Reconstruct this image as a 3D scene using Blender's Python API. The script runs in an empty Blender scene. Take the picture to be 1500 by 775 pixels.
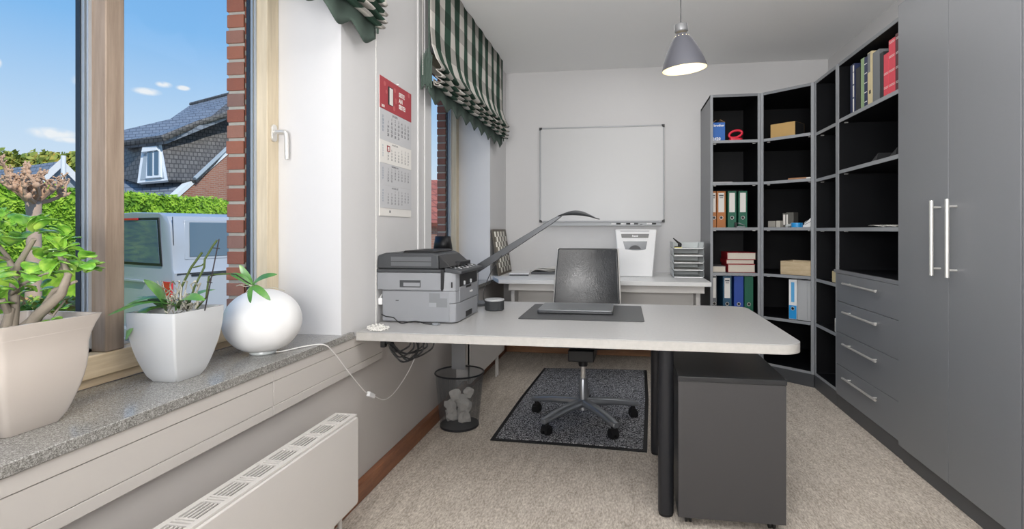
import bpy, bmesh, math, random
from mathutils import Vector, Matrix, noise
random.seed(7)
S = bpy.context.scene; COL = S.collection
PI = math.pi
# ---------------------------------------------------------------- camera frame (1500x775)
F, CX, CY, H = 765.0, 800.0, 337.0, 1.15
TH = math.atan(114 / 765.0); c_, s_ = math.cos(TH), math.sin(TH)
def ray(x, y):
    a = (x - CX) / F
    return Vector((a * c_ - s_, a * s_ + c_, (CY - y) / F))
def at(x, y, t): return Vector((0, 0, H)) + ray(x, y) * t
def onplane(x, y, p0, n):
    d = ray(x, y); o = Vector((0, 0, H)); return o + d * ((p0 - o).dot(n) / d.dot(n))
cam = bpy.data.cameras.new('camera'); camo = bpy.data.objects.new('camera', cam); COL.objects.link(camo)
camo.location = (0, 0, H); camo.rotation_euler = (PI / 2, 0, TH)
cam.sensor_width = 36; cam.lens = F / 1500 * 36; cam.shift_x = -50 / 1500; cam.shift_y = -50.5 / 1500
cam.clip_start = .02; cam.clip_end = 300; S.camera = camo
S.view_settings.view_transform = 'Standard'; S.view_settings.look = 'None'
S.view_settings.gamma = 1; S.view_settings.use_curve_mapping = False; S.view_settings.exposure = 0.0

# ---------------------------------------------------------------- mesh builder
class MB:
    def __init__(s): s.v = []; s.f = []; s.uv = []
    def add(s, vs, fs, uvs=None):
        o = len(s.v); s.v += [tuple(v) for v in vs]
        for i, f in enumerate(fs):
            s.f.append(tuple(o + j for j in f)); s.uv.append(uvs[i] if uvs else None)
        return s
    def box(s, x0, x1, y0, y1, z0, z1):
        v = [(x, y, z) for z in (z0, z1) for (x, y) in ((x0, y0), (x1, y0), (x1, y1), (x0, y1))]
        return s.add(v, [(0, 3, 2, 1), (4, 5, 6, 7), (0, 1, 5, 4), (1, 2, 6, 5), (2, 3, 7, 6), (3, 0, 4, 7)])
    def prism(s, pts, vec):
        n = len(pts); vec = Vector(vec); P = [Vector(p) for p in pts]
        return s.add(P + [p + vec for p in P], [tuple(range(n))[::-1], tuple(range(n, 2 * n))] +
                     [(i, (i + 1) % n, n + (i + 1) % n, n + i) for i in range(n)])
    def flat(s, p2, z0, z1): return s.prism([(x, y, z0) for x, y in p2], (0, 0, z1 - z0))
    def loft(s, rings, cap=True, closed=True):
        n = len(rings[0]); vs = [p for r in rings for p in r]; fs = []
        for k in range(len(rings) - 1):
            for i in range(n if closed else n - 1):
                j = (i + 1) % n; fs.append((k * n + i, k * n + j, (k + 1) * n + j, (k + 1) * n + i))
        if cap: fs += [tuple(range(n))[::-1], tuple((len(rings) - 1) * n + i for i in range(n))]
        return s.add(vs, fs)
    def tube(s, pts, r, n=8, cap=True):
        P = [Vector(p) for p in pts]; R = r if isinstance(r, (list, tuple)) else [r] * len(P); rings = []
        up = None
        for i, p in enumerate(P):
            d = (P[min(i + 1, len(P) - 1)] - P[max(i - 1, 0)])
            if d.length < 1e-9: d = Vector((0, 0, 1))
            d.normalize()
            if up is None: up = d.orthogonal().normalized()
            else:
                up = up - d * up.dot(d)
                up = up.normalized() if up.length > 1e-6 else d.orthogonal().normalized()
            w = d.cross(up)
            rings.append([p + (up * math.cos(2 * PI * k / n) + w * math.sin(2 * PI * k / n)) * R[i] for k in range(n)])
        return s.loft(rings, cap)
    def lathe(s, prof, c=(0, 0, 0), n=32, rot=None, cap=True):
        c = Vector(c); rings = []
        for r, z in prof:
            ring = [Vector((r * math.cos(2 * PI * k / n), r * math.sin(2 * PI * k / n), z)) for k in range(n)]
            if rot: ring = [rot @ p for p in ring]
            rings.append([p + c for p in ring])
        return s.loft(rings, cap)
    def cyl(s, a, b, r, n=20): return s.tube([a, b], r, n)
    def ell(s, c, rx, ry, rz, n=20, m=12):
        rings = [[Vector(c) + Vector((rx * math.sin(PI * k / m) * math.cos(2 * PI * i / n), ry * math.sin(PI * k / m) * math.sin(2 * PI * i / n), -rz * math.cos(PI * k / m))) for i in range(n)] for k in range(1, m)]
        return s.loft(rings)
    def grid(s, fn, nu, nv, uv=None):
        vs = [fn(i / nu, j / nv) for j in range(nv + 1) for i in range(nu + 1)]
        fs = []; us = []
        for j in range(nv):
            for i in range(nu):
                a = j * (nu + 1) + i; fs.append((a, a + 1, a + nu + 2, a + nu + 1))
                if uv: us.append([uv(i / nu, j / nv), uv((i + 1) / nu, j / nv), uv((i + 1) / nu, (j + 1) / nv), uv(i / nu, (j + 1) / nv)])
        return s.add(vs, fs, us if uv else None)
    def xf(s, M):
        s.v = [tuple(M @ Vector(v)) for v in s.v]; return s
def rr(w, h, r, n=4, cx=0, cy=0):          # rounded rectangle outline
    out = []
    for (sx, sy, a0) in ((1, 1, 0), (-1, 1, 90), (-1, -1, 180), (1, -1, 270)):
        for k in range(n + 1):
            a = math.radians(a0 + 90 * k / n); out.append((cx + sx * (w / 2 - r) + r * math.cos(a), cy + sy * (h / 2 - r) + r * math.sin(a)))
    return out
def meta(o, label=None, cat=None, group=None, kind=None):
    if label: o['label'] = label
    if cat: o['category'] = cat
    if group: o['group'] = group
    if kind: o['kind'] = kind
    return o
def thing(name, label, cat, loc=(0, 0, 0), rz=0, group=None):
    o = bpy.data.objects.new(name, None); COL.objects.link(o); o.empty_display_size = .05
    o.location = loc; o.rotation_euler = (0, 0, rz); o['_l'] = 0
    del o['_l']
    ROOT[o.name] = (Vector(loc), rz)
    return meta(o, label, cat, group)
ROOT = {}
def rootinfo(p):
    while p.parent is not None: p = p.parent
    return ROOT.get(p.name, (Vector((0, 0, 0)), 0))
def obj(name, mb, m, parent=None, bev=0, seg=2, smooth=True, ang=38, sub=0, local=False, solid=0, fixn=True):
    vs = [Vector(v) for v in mb.v]
    loc = Vector((0, 0, 0))
    if parent is not None:
        if not local:
            rl, rz = rootinfo(parent)
            if rz: Mi = (Matrix.Translation(rl) @ Matrix.Rotation(rz, 4, 'Z')).inverted(); vs = [Mi @ v for v in vs]
            else: vs = [v - rl for v in vs]
    elif not local:
        xs = [v.x for v in vs]; ys = [v.y for v in vs]; zs = [v.z for v in vs]
        loc = Vector(((min(xs) + max(xs)) / 2, (min(ys) + max(ys)) / 2, min(zs))); vs = [v - loc for v in vs]
    me = bpy.data.meshes.new(name); me.from_pydata([tuple(v) for v in vs], [], mb.f)
    if any(u is not None for u in mb.uv):
        ul = me.uv_layers.new(name='UVMap'); k = 0
        for fi, f in enumerate(mb.f):
            for j in range(len(f)):
                if mb.uv[fi]: ul.data[k].uv = mb.uv[fi][j]
                k += 1
    if fixn:
        bm = bmesh.new(); bm.from_mesh(me); bmesh.ops.recalc_face_normals(bm, faces=bm.faces); bm.to_mesh(me); bm.free()
    if smooth:
        me.polygons.foreach_set('use_smooth', [True] * len(me.polygons)); me.set_sharp_from_angle(angle=math.radians(ang))
    me.materials.append(m)
    o = bpy.data.objects.new(name, me); COL.objects.link(o); o.location = loc
    if parent is not None: o.parent = parent
    else: ROOT[o.name] = (loc, 0)
    if bev:
        b = o.modifiers.new('b', 'BEVEL'); b.width = bev; b.segments = seg; b.limit_method = 'ANGLE'; b.angle_limit = math.radians(40); b.harden_normals = False
    if sub:
        b = o.modifiers.new('s', 'SUBSURF'); b.levels = sub; b.render_levels = sub
    if solid:
        b = o.modifiers.new('t', 'SOLIDIFY'); b.thickness = solid; b.offset = 0
    return o
def struct(name, mb, m, **k): return meta(obj(name, mb, m, **k), kind='structure')
def B(*a): return MB().box(*a)
def text(name, body, size, m, parent, M, align='CENTER', ext=.0004, spacing=1.0, bold=0.0):
    cu = bpy.data.curves.new(name, 'FONT'); cu.body = body; cu.size = size; cu.align_x = align; cu.extrude = ext; cu.space_character = spacing; cu.offset = bold
    cu.resolution_u = 2
    t = bpy.data.objects.new('tmp', cu); COL.objects.link(t)
    dg = bpy.context.evaluated_depsgraph_get(); me = bpy.data.meshes.new_from_object(t.evaluated_get(dg)); me.name = name
    bpy.data.objects.remove(t); rl, rz = rootinfo(parent)
    Mi = (Matrix.Translation(rl) @ Matrix.Rotation(rz, 4, 'Z')).inverted()
    me.transform(Mi @ M); me.materials.clear(); me.materials.append(m)
    o = bpy.data.objects.new(name, me); COL.objects.link(o); o.parent = parent
    return o
def basis(o, x, y):            # text matrix: origin, x dir, y dir
    x = Vector(x).normalized(); y = Vector(y).normalized(); z = x.cross(y)
    M = Matrix((x, y, z)).transposed().to_4x4(); M.translation = Vector(o); return M

# ---------------------------------------------------------------- materials
def lin(c):
    if isinstance(c, str): c = [int(c[i:i + 2], 16) / 255 for i in (0, 2, 4)]
    return tuple([x / 12.92 if x <= .04045 else ((x + .055) / 1.055) ** 2.4 for x in c]) + (1,)
class NT:
    def __init__(s, name):
        s.m = bpy.data.materials.new(name); s.m.use_nodes = True; s.t = s.m.node_tree; s.n = s.t.nodes; s.l = s.t.links
        s.p = s.n['Principled BSDF']; s.out = s.n['Material Output']
    def new(s, typ, **k):
        nd = s.n.new(typ)
        for a, b in k.items():
            if a in nd.inputs.keys(): nd.inputs[a].default_value = b
            else: setattr(nd, a, b)
        return nd
    def link(s, a, b): s.l.new(a, b)
    def math(s, op, a, b=None):
        nd = s.n.new('ShaderNodeMath'); nd.operation = op
        for i, x in enumerate((a, b)):
            if x is None: continue
            if isinstance(x, (int, float)): nd.inputs[i].default_value = x
            else: s.l.new(x, nd.inputs[i])
        return nd.outputs[0]
    def coord(s, kind='Object', scale=(1, 1, 1), rot=(0, 0, 0)):
        tc = s.n.new('ShaderNodeTexCoord'); mp = s.n.new('ShaderNodeMapping'); mp.inputs['Scale'].default_value = scale; mp.inputs['Rotation'].default_value = rot
        s.l.new(tc.outputs[kind], mp.inputs[0]); return mp.outputs[0]
    def noise(s, vec, scale, detail=4, rough=.6):
        nd = s.new('ShaderNodeTexNoise'); nd.inputs['Scale'].default_value = scale; nd.inputs['Detail'].default_value = detail; nd.inputs['Roughness'].default_value = rough
        s.l.new(vec, nd.inputs['Vector']); return nd.outputs['Fac']
    def ramp(s, fac, stops):
        nd = s.new('ShaderNodeValToRGB'); e = nd.color_ramp.elements
        e[0].position = stops[0][0]; e[0].color = lin(stops[0][1]); e[1].position = stops[-1][0]; e[1].color = lin(stops[-1][1])
        for p, c in stops[1:-1]: x = e.new(p); x.color = lin(c)
        s.l.new(fac, nd.inputs[0]); return nd.outputs[0]
    def mix(s, fac, a, b, mode='MIX'):
        nd = s.n.new('ShaderNodeMix'); nd.data_type = 'RGBA'; nd.blend_type = mode
        for i, x in ((0, fac), (6, a), (7, b)):
            if isinstance(x, (int, float)): nd.inputs[i].default_value = x
            elif isinstance(x, (str, tuple)): nd.inputs[i].default_value = lin(x)
            else: s.l.new(x, nd.inputs[i])
        return nd.outputs[2]
    def bump(s, h, strength=.2, dist=.002):
        nd = s.new('ShaderNodeBump'); nd.inputs['Strength'].default_value = strength; nd.inputs['Distance'].default_value = dist
        s.l.new(h, nd.inputs['Height']); s.l.new(nd.outputs[0], s.p.inputs['Normal'])
    def col(s, c): s.l.new(c, s.p.inputs['Base Color'])
def mat(name, c, rough=.5, metal=0, var=.0, vs=20, bump=0, bs=200, spec=None, coat=0, emit=None, es=0):
    t = NT(name); t.p.inputs['Base Color'].default_value = lin(c); t.p.inputs['Roughness'].default_value = rough; t.p.inputs['Metallic'].default_value = metal
    if spec is not None: t.p.inputs['Specular IOR Level'].default_value = spec
    if coat: t.p.inputs['Coat Weight'].default_value = coat; t.p.inputs['Coat Roughness'].default_value = .08
    v = t.coord()
    n = t.noise(v, vs); hsv = t.new('ShaderNodeHueSaturation'); hsv.inputs['Color'].default_value = lin(c)
    t.link(t.math('ADD', t.math('MULTIPLY', t.math('SUBTRACT', n, .5), var * 2 + .02), 1), hsv.inputs['Value']); t.col(hsv.outputs[0])
    if bump: t.bump(t.noise(v, bs), bump, .002)
    if emit: t.p.inputs['Emission Color'].default_value = lin(emit); t.p.inputs['Emission Strength'].default_value = es
    return t.m
Mt = {}
Mt['wall'] = mat('wall_paint', 'cecdcd', .85, bump=.08, bs=300)
Mt['ceil'] = mat('ceiling_paint', 'efefee', .9, bump=.05, bs=300)
Mt['panelwhite'] = mat('lacquered_white', 'bcb7b2', .45)
Mt['radiator'] = mat('radiator_white', 'cbc7c3', .35)
Mt['black'] = mat('black_plastic', '141416', .45)
Mt['dark'] = mat('dark_grey_plastic', '3c3e41', .45)
Mt['grey'] = mat('printer_grey', '87898d', .5, bump=.1, bs=900)
Mt['lgrey'] = mat('light_grey_plastic', 'a9abad', .5)
Mt['chrome'] = mat('brushed_steel', 'dcdad6', .35, .65)
Mt['silver'] = mat('silver_paint', '9fa3a8', .32, .75)
Mt['alu'] = mat('anodised_aluminium', '9c9ea0', .5, .5)
Mt['white'] = mat('white_plastic', 'e6e6e6', .4)
Mt['paper'] = mat('paper', 'e4e1dc', .85)
Mt['paperblk'] = mat('page_edges', 'd8d0c2', .9, var=.05, vs=200)
Mt['card'] = mat('brown_card', 'b98f5c', .85, var=.05)
Mt['ceramic'] = mat('white_ceramic', 'c4c6c8', .12, coat=.6)
Mt['ceramicw'] = mat('cream_ceramic', 'bdb4ac', .22, coat=.4)
Mt['cab'] = mat('anthracite_lacquer', '737579', .36, spec=.5, bump=.02, bs=600)
Mt['cabin'] = mat('black_inside', '0e0f12', .5, spec=.2)  # near-black tone for the inside faces of the shelf units
Mt['edge'] = mat('grey_edge_band', '8f9296', .4)
Mt['ped'] = mat('pedestal_lacquer', '3f3e3f', .4)
Mt['pedtop'] = mat('pedestal_top_lacquer', '2b2c2e', .3)
Mt['plinth'] = mat('plinth_lacquer', '46484b', .4)
Mt['leg'] = mat('black_leg_metal', '2a2b2f', .35, .3)
Mt['rubber'] = mat('rubber', '101012', .6)
Mt['leather'] = mat('desk_pad_leather', '3a3b3d', .42, bump=.2, bs=400)
Mt['laptop'] = mat('laptop_aluminium', '86898c', .35, .6)
Mt['boardwhite'] = mat('whiteboard_enamel', 'c6c6c6', .35)
Mt['green'] = mat('green_binder_card', '0b5c45', .45)
Mt['blue'] = mat('blue_binder_card', '2348a0', .45)
Mt['teal'] = mat('teal_binder_card', '24506c', .45)
Mt['orange'] = mat('orange_binder_card', 'b06c34', .5)
Mt['red'] = mat('red_cover', 'a8222e', .45)
Mt['redbright'] = mat('red_plastic', 'd8253f', .35)
Mt['redbook'] = mat('red_book_cloth', 'd04352', .6)
Mt['maroon'] = mat('maroon_book_cloth', '5a2f33', .6)
Mt['darkblue'] = mat('navy_book_cloth', '232c4e', .5)
Mt['greenbook'] = mat('pale_green_book', '8ba27a', .6)
Mt['cream'] = mat('cream_book', 'c9bb94', .6)
Mt['blackbook'] = mat('black_book_cloth', '27282a', .6)
Mt['greybook'] = mat('grey_book_cloth', '6d7073', .55)
Mt['boxblue'] = mat('blue_carton', '1f5fae', .5)
Mt['cyan'] = mat('cyan_tape', '2494d8', .4)
Mt['lblue'] = mat('light_blue_label', '5aa9dc', .5)
Mt['calred'] = mat('calendar_red', 'a83a42', .6)
Mt['calgrey'] = mat('calendar_grey_paper', 'c6c6c8', .85)
Mt['ink'] = mat('printing_ink', '55585c', .8)
Mt['lampgrey'] = mat('pendant_grey_metal', '5d5e66', .45, .2)
Mt['lampband'] = mat('pendant_band_metal', '8c8d8f', .35, .6)
Mt['lampin'] = mat('pendant_inside_enamel', 'e8dfc4', .6)
Mt['bulb'] = mat('bulb_glow', 'fff0cc', .5, emit='ffdf9e', es=2.5)
Mt['tarm'] = mat('desk_lamp_black', '4a4c4f', .4, .3)
Mt['soil'] = mat('bark_soil', '3a2c22', .9, var=.3, vs=60, bump=.6, bs=90)
Mt['bark'] = mat('jade_bark', '8a8073', .8, var=.25, vs=40, bump=.5, bs=80)
Mt['stalk'] = mat('orchid_stalk', '4a5a2c', .6, var=.2)
Mt['stick'] = mat('dark_support_stick', '2c2426', .6)
Mt['root'] = mat('aerial_root', 'a8a598', .8, var=.2)
Mt['treebark'] = mat('pollard_bark', 'cda98c', .9, var=.3, vs=18, bump=.6, bs=30)
Mt['treetrunk'] = mat('pollard_trunk_bark', 'c4ab98', .9, var=.2, vs=10, bump=.5, bs=30)
Mt['darkmetal'] = mat('dark_window_cladding', '2a3440', .4, .3)
Mt['spacer'] = mat('glazing_spacer', 'b9bec4', .4, .5)
Mt['gasket'] = mat('gasket_black', '1b2027', .6)
Mt['vanpaint'] = mat('van_silver_blue_paint', 'b3b8bf', .3, .15, coat=.5)
Mt['vanglass'] = mat('van_tinted_glass', '5d6f7c', .06, .0, spec=.9)
Mt['vanblack'] = mat('van_black_trim', '17191c', .5)
Mt['carpaint'] = mat('car_dark_blue_paint', '39475c', .3, .3, coat=.5)
Mt['taillight'] = mat('tail_light_red', 'c8202c', .2, emit='c8202c', es=.15)
Mt['siding'] = mat('grey_siding', 'a3adb5', .8)
Mt['bargeboard'] = mat('white_bargeboard', 'e6e9ec', .6)
Mt['asphalt'] = mat('street_paving', '8f8c88', .95, var=.15, vs=3)
Mt['blindback'] = mat('dark_green_cloth', '46554d', .9, var=.1, bump=.2, bs=500)
Mt['bead'] = mat('white_bead_plastic', 'e8e6e0', .5)
Mt['wire'] = mat('cable_black', '1a1a1b', .5)
Mt['wirew'] = mat('cable_white', 'e0dedb', .5)
Mt['puck'] = mat('speaker_cloth', '2c2e31', .8)
Mt['trans'] = mat('frosted_tray_plastic', 'c3c8c8', .25)
Mt['yellow'] = mat('sticky_note_yellow', 'd9cf8a', .8)
Mt['checkdark'] = mat('checker_dark', '5e564a', .6)

def wood(name, c1, c2, sc=(60, 60, 4), rough=.5):
    t = NT(name); v = t.coord('Object', sc); n = t.noise(v, 1.0, 6, .65)
    t.col(t.ramp(n, [(.3, c1), (.7, c2)])); t.p.inputs['Roughness'].default_value = rough; t.bump(n, .1, .001); return t.m
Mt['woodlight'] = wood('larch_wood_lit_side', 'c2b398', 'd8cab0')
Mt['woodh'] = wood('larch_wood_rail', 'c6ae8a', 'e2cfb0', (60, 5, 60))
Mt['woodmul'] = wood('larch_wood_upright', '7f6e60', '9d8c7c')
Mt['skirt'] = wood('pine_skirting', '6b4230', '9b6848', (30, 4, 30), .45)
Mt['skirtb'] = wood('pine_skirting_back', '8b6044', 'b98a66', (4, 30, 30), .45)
Mt['tanwood'] = wood('pale_box_wood', 'b09a78', 'cdbb9c', (8, 8, 40), .6)
Mt['kraft'] = mat('kraft_box', 'b3925c', .8, var=.05)
# carpet
t = NT('beige_loop_carpet'); v = t.coord('Object', (1, .35, 1)); n1 = t.noise(v, 140, 3, .7); n2 = t.noise(t.coord('Object', (1, .2, 1)), 25, 3); n3 = t.noise(t.coord(), 380, 2)
m1 = t.math('ADD', t.math('MULTIPLY', n1, .55), t.math('MULTIPLY', n2, .2)); m1 = t.math('ADD', m1, t.math('MULTIPLY', n3, .25))
t.col(t.ramp(m1, [(.36, '94897d'), (.5, 'c0b6aa'), (.64, 'e4dbcf')])); t.p.inputs['Roughness'].default_value = .95; t.p.inputs['Specular IOR Level'].default_value = .1; t.bump(m1, .6, .006); Mt['carpet'] = t.m
# door mat
t = NT('speckled_mat_pile'); n = t.noise(t.coord(), 150, 1, .9); t.col(t.ramp(n, [(.42, '26272a'), (.50, '5a5b5f'), (.60, 'c4c5c9')])); t.p.inputs['Roughness'].default_value = 1; t.bump(n, .7, .006); Mt['mat'] = t.m
# granite
t = NT('grey_granite'); v = t.coord(); n = t.noise(v, 420, 3, .8); n2 = t.noise(v, 160, 2, .6); m1 = t.math('ADD', t.math('MULTIPLY', n, .75), t.math('MULTIPLY', n2, .25))
t.col(t.ramp(m1, [(.36, '4a4846'), (.5, '85837e'), (.64, 'bdbcb8')])); t.p.inputs['Roughness'].default_value = .16; t.p.inputs['Specular IOR Level'].default_value = .8; Mt['granite'] = t.m
# desk top laminate
t = NT('pale_grey_laminate'); n = t.noise(t.coord(), 90, 3); t.col(t.ramp(n, [(.3, 'a8a7a6'), (.7, 'b1b0af')])); t.p.inputs['Roughness'].default_value = .3; Mt['desk'] = t.m
t = NT('pale_laminate_edge'); n = t.noise(t.coord(), 60, 3); t.col(t.ramp(n, [(.3, 'aeaba6'), (.7, 'b6b3ae')])); t.p.inputs['Roughness'].default_value = .45; Mt['deskedge'] = t.m
# cracked chair leather
t = NT('chair_leather'); v = t.coord(); n = t.noise(v, 7, 5, .65); vo = t.new('ShaderNodeTexVoronoi'); vo.inputs['Scale'].default_value = 140; t.link(v, vo.inputs['Vector'])
t.col(t.ramp(n, [(.3, '1d1e20'), (.7, '2c2e30')])); t.link(t.math('ADD', t.math('MULTIPLY', n, .35), .17), t.p.inputs['Roughness']); t.p.inputs['Specular IOR Level'].default_value = .7
t.bump(t.math('ADD', t.math('MULTIPLY', n, 1.0), t.math('MULTIPLY', vo.outputs['Distance'], .15)), .35, .01); Mt['chairleather'] = t.m
# gingham from the fabric's own UV (metres)
def gingham():
    t = NT('green_gingham_cloth'); tc = t.new('ShaderNodeTexCoord'); sp = t.new('ShaderNodeSeparateXYZ'); t.link(tc.outputs['UV'], sp.inputs[0])
    P = .18
    su = t.math('GREATER_THAN', t.math('FRACT', t.math('DIVIDE', sp.outputs[0], P)), .5)
    sv = t.math('GREATER_THAN', t.math('FRACT', t.math('DIVIDE', sp.outputs[1], P)), .5)
    base = t.mix(su, 'cdc9c2', '3a5246'); dk = t.mix(su, 'a8a59f', '2e4137')
    t.col(t.mix(sv, base, dk)); t.p.inputs['Roughness'].default_value = .9; t.p.inputs['Specular IOR Level'].default_value = .1
    t.bump(t.noise(t.coord(), 500), .15, .001); return t.m
Mt['gingham'] = gingham()
def brick(name, a, b, mortar, bw=.21, bh=.0645, ms=.011):
    t = NT(name); tc = t.new('ShaderNodeTexCoord'); sp = t.new('ShaderNodeSeparateXYZ'); t.link(tc.outputs['Object'], sp.inputs[0]); cb = t.new('ShaderNodeCombineXYZ')
    t.link(t.math('ADD', sp.outputs[0], sp.outputs[1]), cb.inputs[0]); t.link(sp.outputs[2], cb.inputs[1])
    br = t.new('ShaderNodeTexBrick'); t.link(cb.outputs[0], br.inputs['Vector']); br.inputs['Color1'].default_value = lin(a); br.inputs['Color2'].default_value = lin(b); br.inputs['Mortar'].default_value = lin(mortar)
    br.inputs['Scale'].default_value = 1; br.inputs['Brick Width'].default_value = bw; br.inputs['Row Height'].default_value = bh; br.inputs['Mortar Size'].default_value = ms; br.inputs['Mortar Smooth'].default_value = .2
    n = t.noise(t.coord(), 45, 5, .7); t.col(t.mix(t.math('MULTIPLY', n, .55), br.outputs['Color'], '4a3530', 'MIX')); t.p.inputs['Roughness'].default_value = .9
    t.bump(t.math('ADD', t.math('MULTIPLY', br.outputs['Fac'], -1), t.math('MULTIPLY', n, .5)), .8, .006); return t.m
Mt['brick'] = brick('red_house_brick', 'a5583f', '8a4332', 'b3aba0')
t = NT('reveal_brick'); tc = t.new('ShaderNodeTexCoord'); sp = t.new('ShaderNodeSeparateXYZ'); t.link(tc.outputs['Object'], sp.inputs[0])
wn = t.new('ShaderNodeTexWhiteNoise'); wn.noise_dimensions = '1D'; t.link(t.math('FLOOR', t.math('DIVIDE', sp.outputs[2], .0625)), wn.inputs['W']); n = t.noise(t.coord(), 70, 5, .7)
t.col(t.mix(t.math('MULTIPLY', n, .5), t.ramp(wn.outputs['Value'], [(0, 'b56f56'), (.5, 'a05c49'), (.8, 'ad7764'), (1, '8f7169')]), '6f544b')); t.p.inputs['Roughness'].default_value = .9; t.bump(n, .5, .004); Mt['brickhead'] = t.m
Mt['mortar'] = mat('grey_mortar', 'b5afa5', .95, var=.15, vs=80, bump=.6, bs=60)
Mt['brickfar'] = brick('pale_red_brick', 'c98d74', 'b97860', 'c5a596')
def tiles(name, a, b, gap, bw=.3, bh=.3):
    t = NT(name); tc = t.new('ShaderNodeTexCoord'); sp = t.new('ShaderNodeSeparateXYZ'); t.link(tc.outputs['Object'], sp.inputs[0]); cb = t.new('ShaderNodeCombineXYZ')
    t.link(t.math('ADD', sp.outputs[0], sp.outputs[1]), cb.inputs[0]); t.link(sp.outputs[2], cb.inputs[1])
    br = t.new('ShaderNodeTexBrick'); t.link(cb.outputs[0], br.inputs['Vector']); br.inputs['Color1'].default_value = lin(a); br.inputs['Color2'].default_value = lin(b); br.inputs['Mortar'].default_value = lin(gap)
    br.inputs['Scale'].default_value = 1; br.inputs['Brick Width'].default_value = bw; br.inputs['Row Height'].default_value = bh; br.inputs['Mortar Size'].default_value = .022; br.inputs['Mortar Smooth'].default_value = .5
    n = t.noise(t.coord(), 6, 5, .7); t.col(t.mix(t.math('MULTIPLY', n, .5), br.outputs['Color'], a)); t.p.inputs['Roughness'].default_value = .6; t.bump(br.outputs['Fac'], -.6, .03); return t.m
Mt['tile'] = tiles('grey_roof_tile', '7d848f', '8d949e', '4b515c', .30, .16)
Mt['tiledark'] = tiles('weathered_dark_tile', '5d5a58', '74716e', '2f2d2d', .16, .15)
Mt['tilered'] = tiles('red_roof_tile', 'c07058', 'a85a46', '6b362c', .22, .2)
def leafmat(name, c1, c2, c3, rough=.35, sc=6, tr=.15):
    t = NT(name); g = t.new('ShaderNodeObjectInfo'); n = t.noise(t.coord(), sc, 3); t.col(t.ramp(n, [(.3, c1), (.5, c2), (.7, c3)])); t.p.inputs['Roughness'].default_value = rough
    t.p.inputs['Subsurface Weight'].default_value = 0
    return t.m
Mt['jade'] = leafmat('jade_leaf', '3f7427', '6ea33a', 'a6c556', .25, 30)
Mt['orchid'] = leafmat('orchid_leaf', '3c6a34', '54853f', '7fa552', .3, 12)
Mt['hedge'] = leafmat('thuja_foliage', '4f7d1c', '86b32c', 'bada4c', .8, 3)
Mt['treegreen'] = leafmat('autumn_foliage', '5e7a38', '99a34a', 'c9a94e', .8, 1.2)
Mt['shrub'] = leafmat('garden_shrub_leaves', '5e9a34', 'a9bf4c', 'd28a6a', .7, 6)
# opal lamp glass
t = NT('opal_glass_white'); t.p.inputs['Base Color'].default_value = lin('f0f0f0'); t.p.inputs['Roughness'].default_value = .3; t.p.inputs['Subsurface Weight'].default_value = .25; t.p.inputs['Subsurface Radius'].default_value = (.05, .05, .05); n = t.noise(t.coord(), 10); t.col(t.ramp(n, [(0, 'dedede'), (1, 'e4e4e4')])); Mt['opal'] = t.m
# window glass: clear with a Fresnel reflection
t = NT('window_glass'); tr = t.new('ShaderNodeBsdfTransparent'); tr.inputs[0].default_value = (.97, .98, .98, 1); gl = t.new('ShaderNodeBsdfGlossy'); gl.inputs['Roughness'].default_value = .02
fr = t.new('ShaderNodeLayerWeight'); mx = t.new('ShaderNodeMixShader'); t.link(t.math('ADD', t.math('MULTIPLY', t.math('POWER', fr.outputs['Facing'], 5), .22), .004), mx.inputs[0]); t.link(tr.outputs[0], mx.inputs[1]); t.link(gl.outputs[0], mx.inputs[2]); t.link(mx.outputs[0], t.out.inputs[0]); Mt['glass'] = t.m
# wire mesh of the bin: fine woven grid in the surface's own UV
t = NT('woven_wire_mesh'); tc = t.new('ShaderNodeTexCoord'); sp = t.new('ShaderNodeSeparateXYZ'); t.link(tc.outputs['UV'], sp.inputs[0])
a = t.math('LESS_THAN', t.math('FRACT', sp.outputs[0]), .24); b = t.math('LESS_THAN', t.math('FRACT', sp.outputs[1]), .24); k = t.math('MAXIMUM', a, b)
tr = t.new('ShaderNodeBsdfTransparent'); mx = t.new('ShaderNodeMixShader'); t.link(k, mx.inputs[0]); t.link(tr.outputs[0], mx.inputs[1]); t.link(t.p.outputs[0], mx.inputs[2]); t.link(mx.outputs[0], t.out.inputs[0])
t.p.inputs['Base Color'].default_value = lin('6d7073'); t.p.inputs['Metallic'].default_value = .5; t.p.inputs['Roughness'].default_value = .45; Mt['mesh'] = t.m
# checkered board
t = NT('checkered_inlay'); tc = t.new('ShaderNodeTexCoord'); ck = t.new('ShaderNodeTexChecker'); t.link(tc.outputs['UV'], ck.inputs[0]); ck.inputs['Scale'].default_value = 1; ck.inputs[1].default_value = lin('e0ddd2'); ck.inputs[2].default_value = lin('6d675c'); t.col(ck.outputs[0]); t.p.inputs['Roughness'].default_value = .6; Mt['checker'] = t.m

# ---------------------------------------------------------------- ROOM SHELL
XL, XR, YB, YN, ZC = -1.11, 1.754, 4.85, -2.6, 2.635
struct('floor', B(-1.60, 1.95, YN - .2, YB + .2, -.12, 0), Mt['carpet'])
struct('ceiling', B(-1.60, 1.95, YN - .2, YB + .2, ZC, ZC + .2), Mt['ceil'])
struct('wall_back', B(-1.60, 1.95, YB, YB + .2, 0, ZC), Mt['wall'])
struct('wall_right', B(XR, XR + .2, YN, YB, 0, ZC), Mt['wall'])
struct('wall_near', B(-1.60, 1.95, YN - .2, YN, 0, ZC), Mt['wall'])
W1, W2 = (.45, 1.93), (2.90, 4.26); SZ = .706; HT = 2.45
w = MB()
for y0, y1 in ((YN, W1[0]), (W1[1], W2[0]), (W2[1], YB)): w.box(-1.48, XL, y0, y1, SZ, ZC)
for y0, y1 in (W1, W2): w.box(-1.48, XL, y0, y1, HT, ZC)
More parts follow.
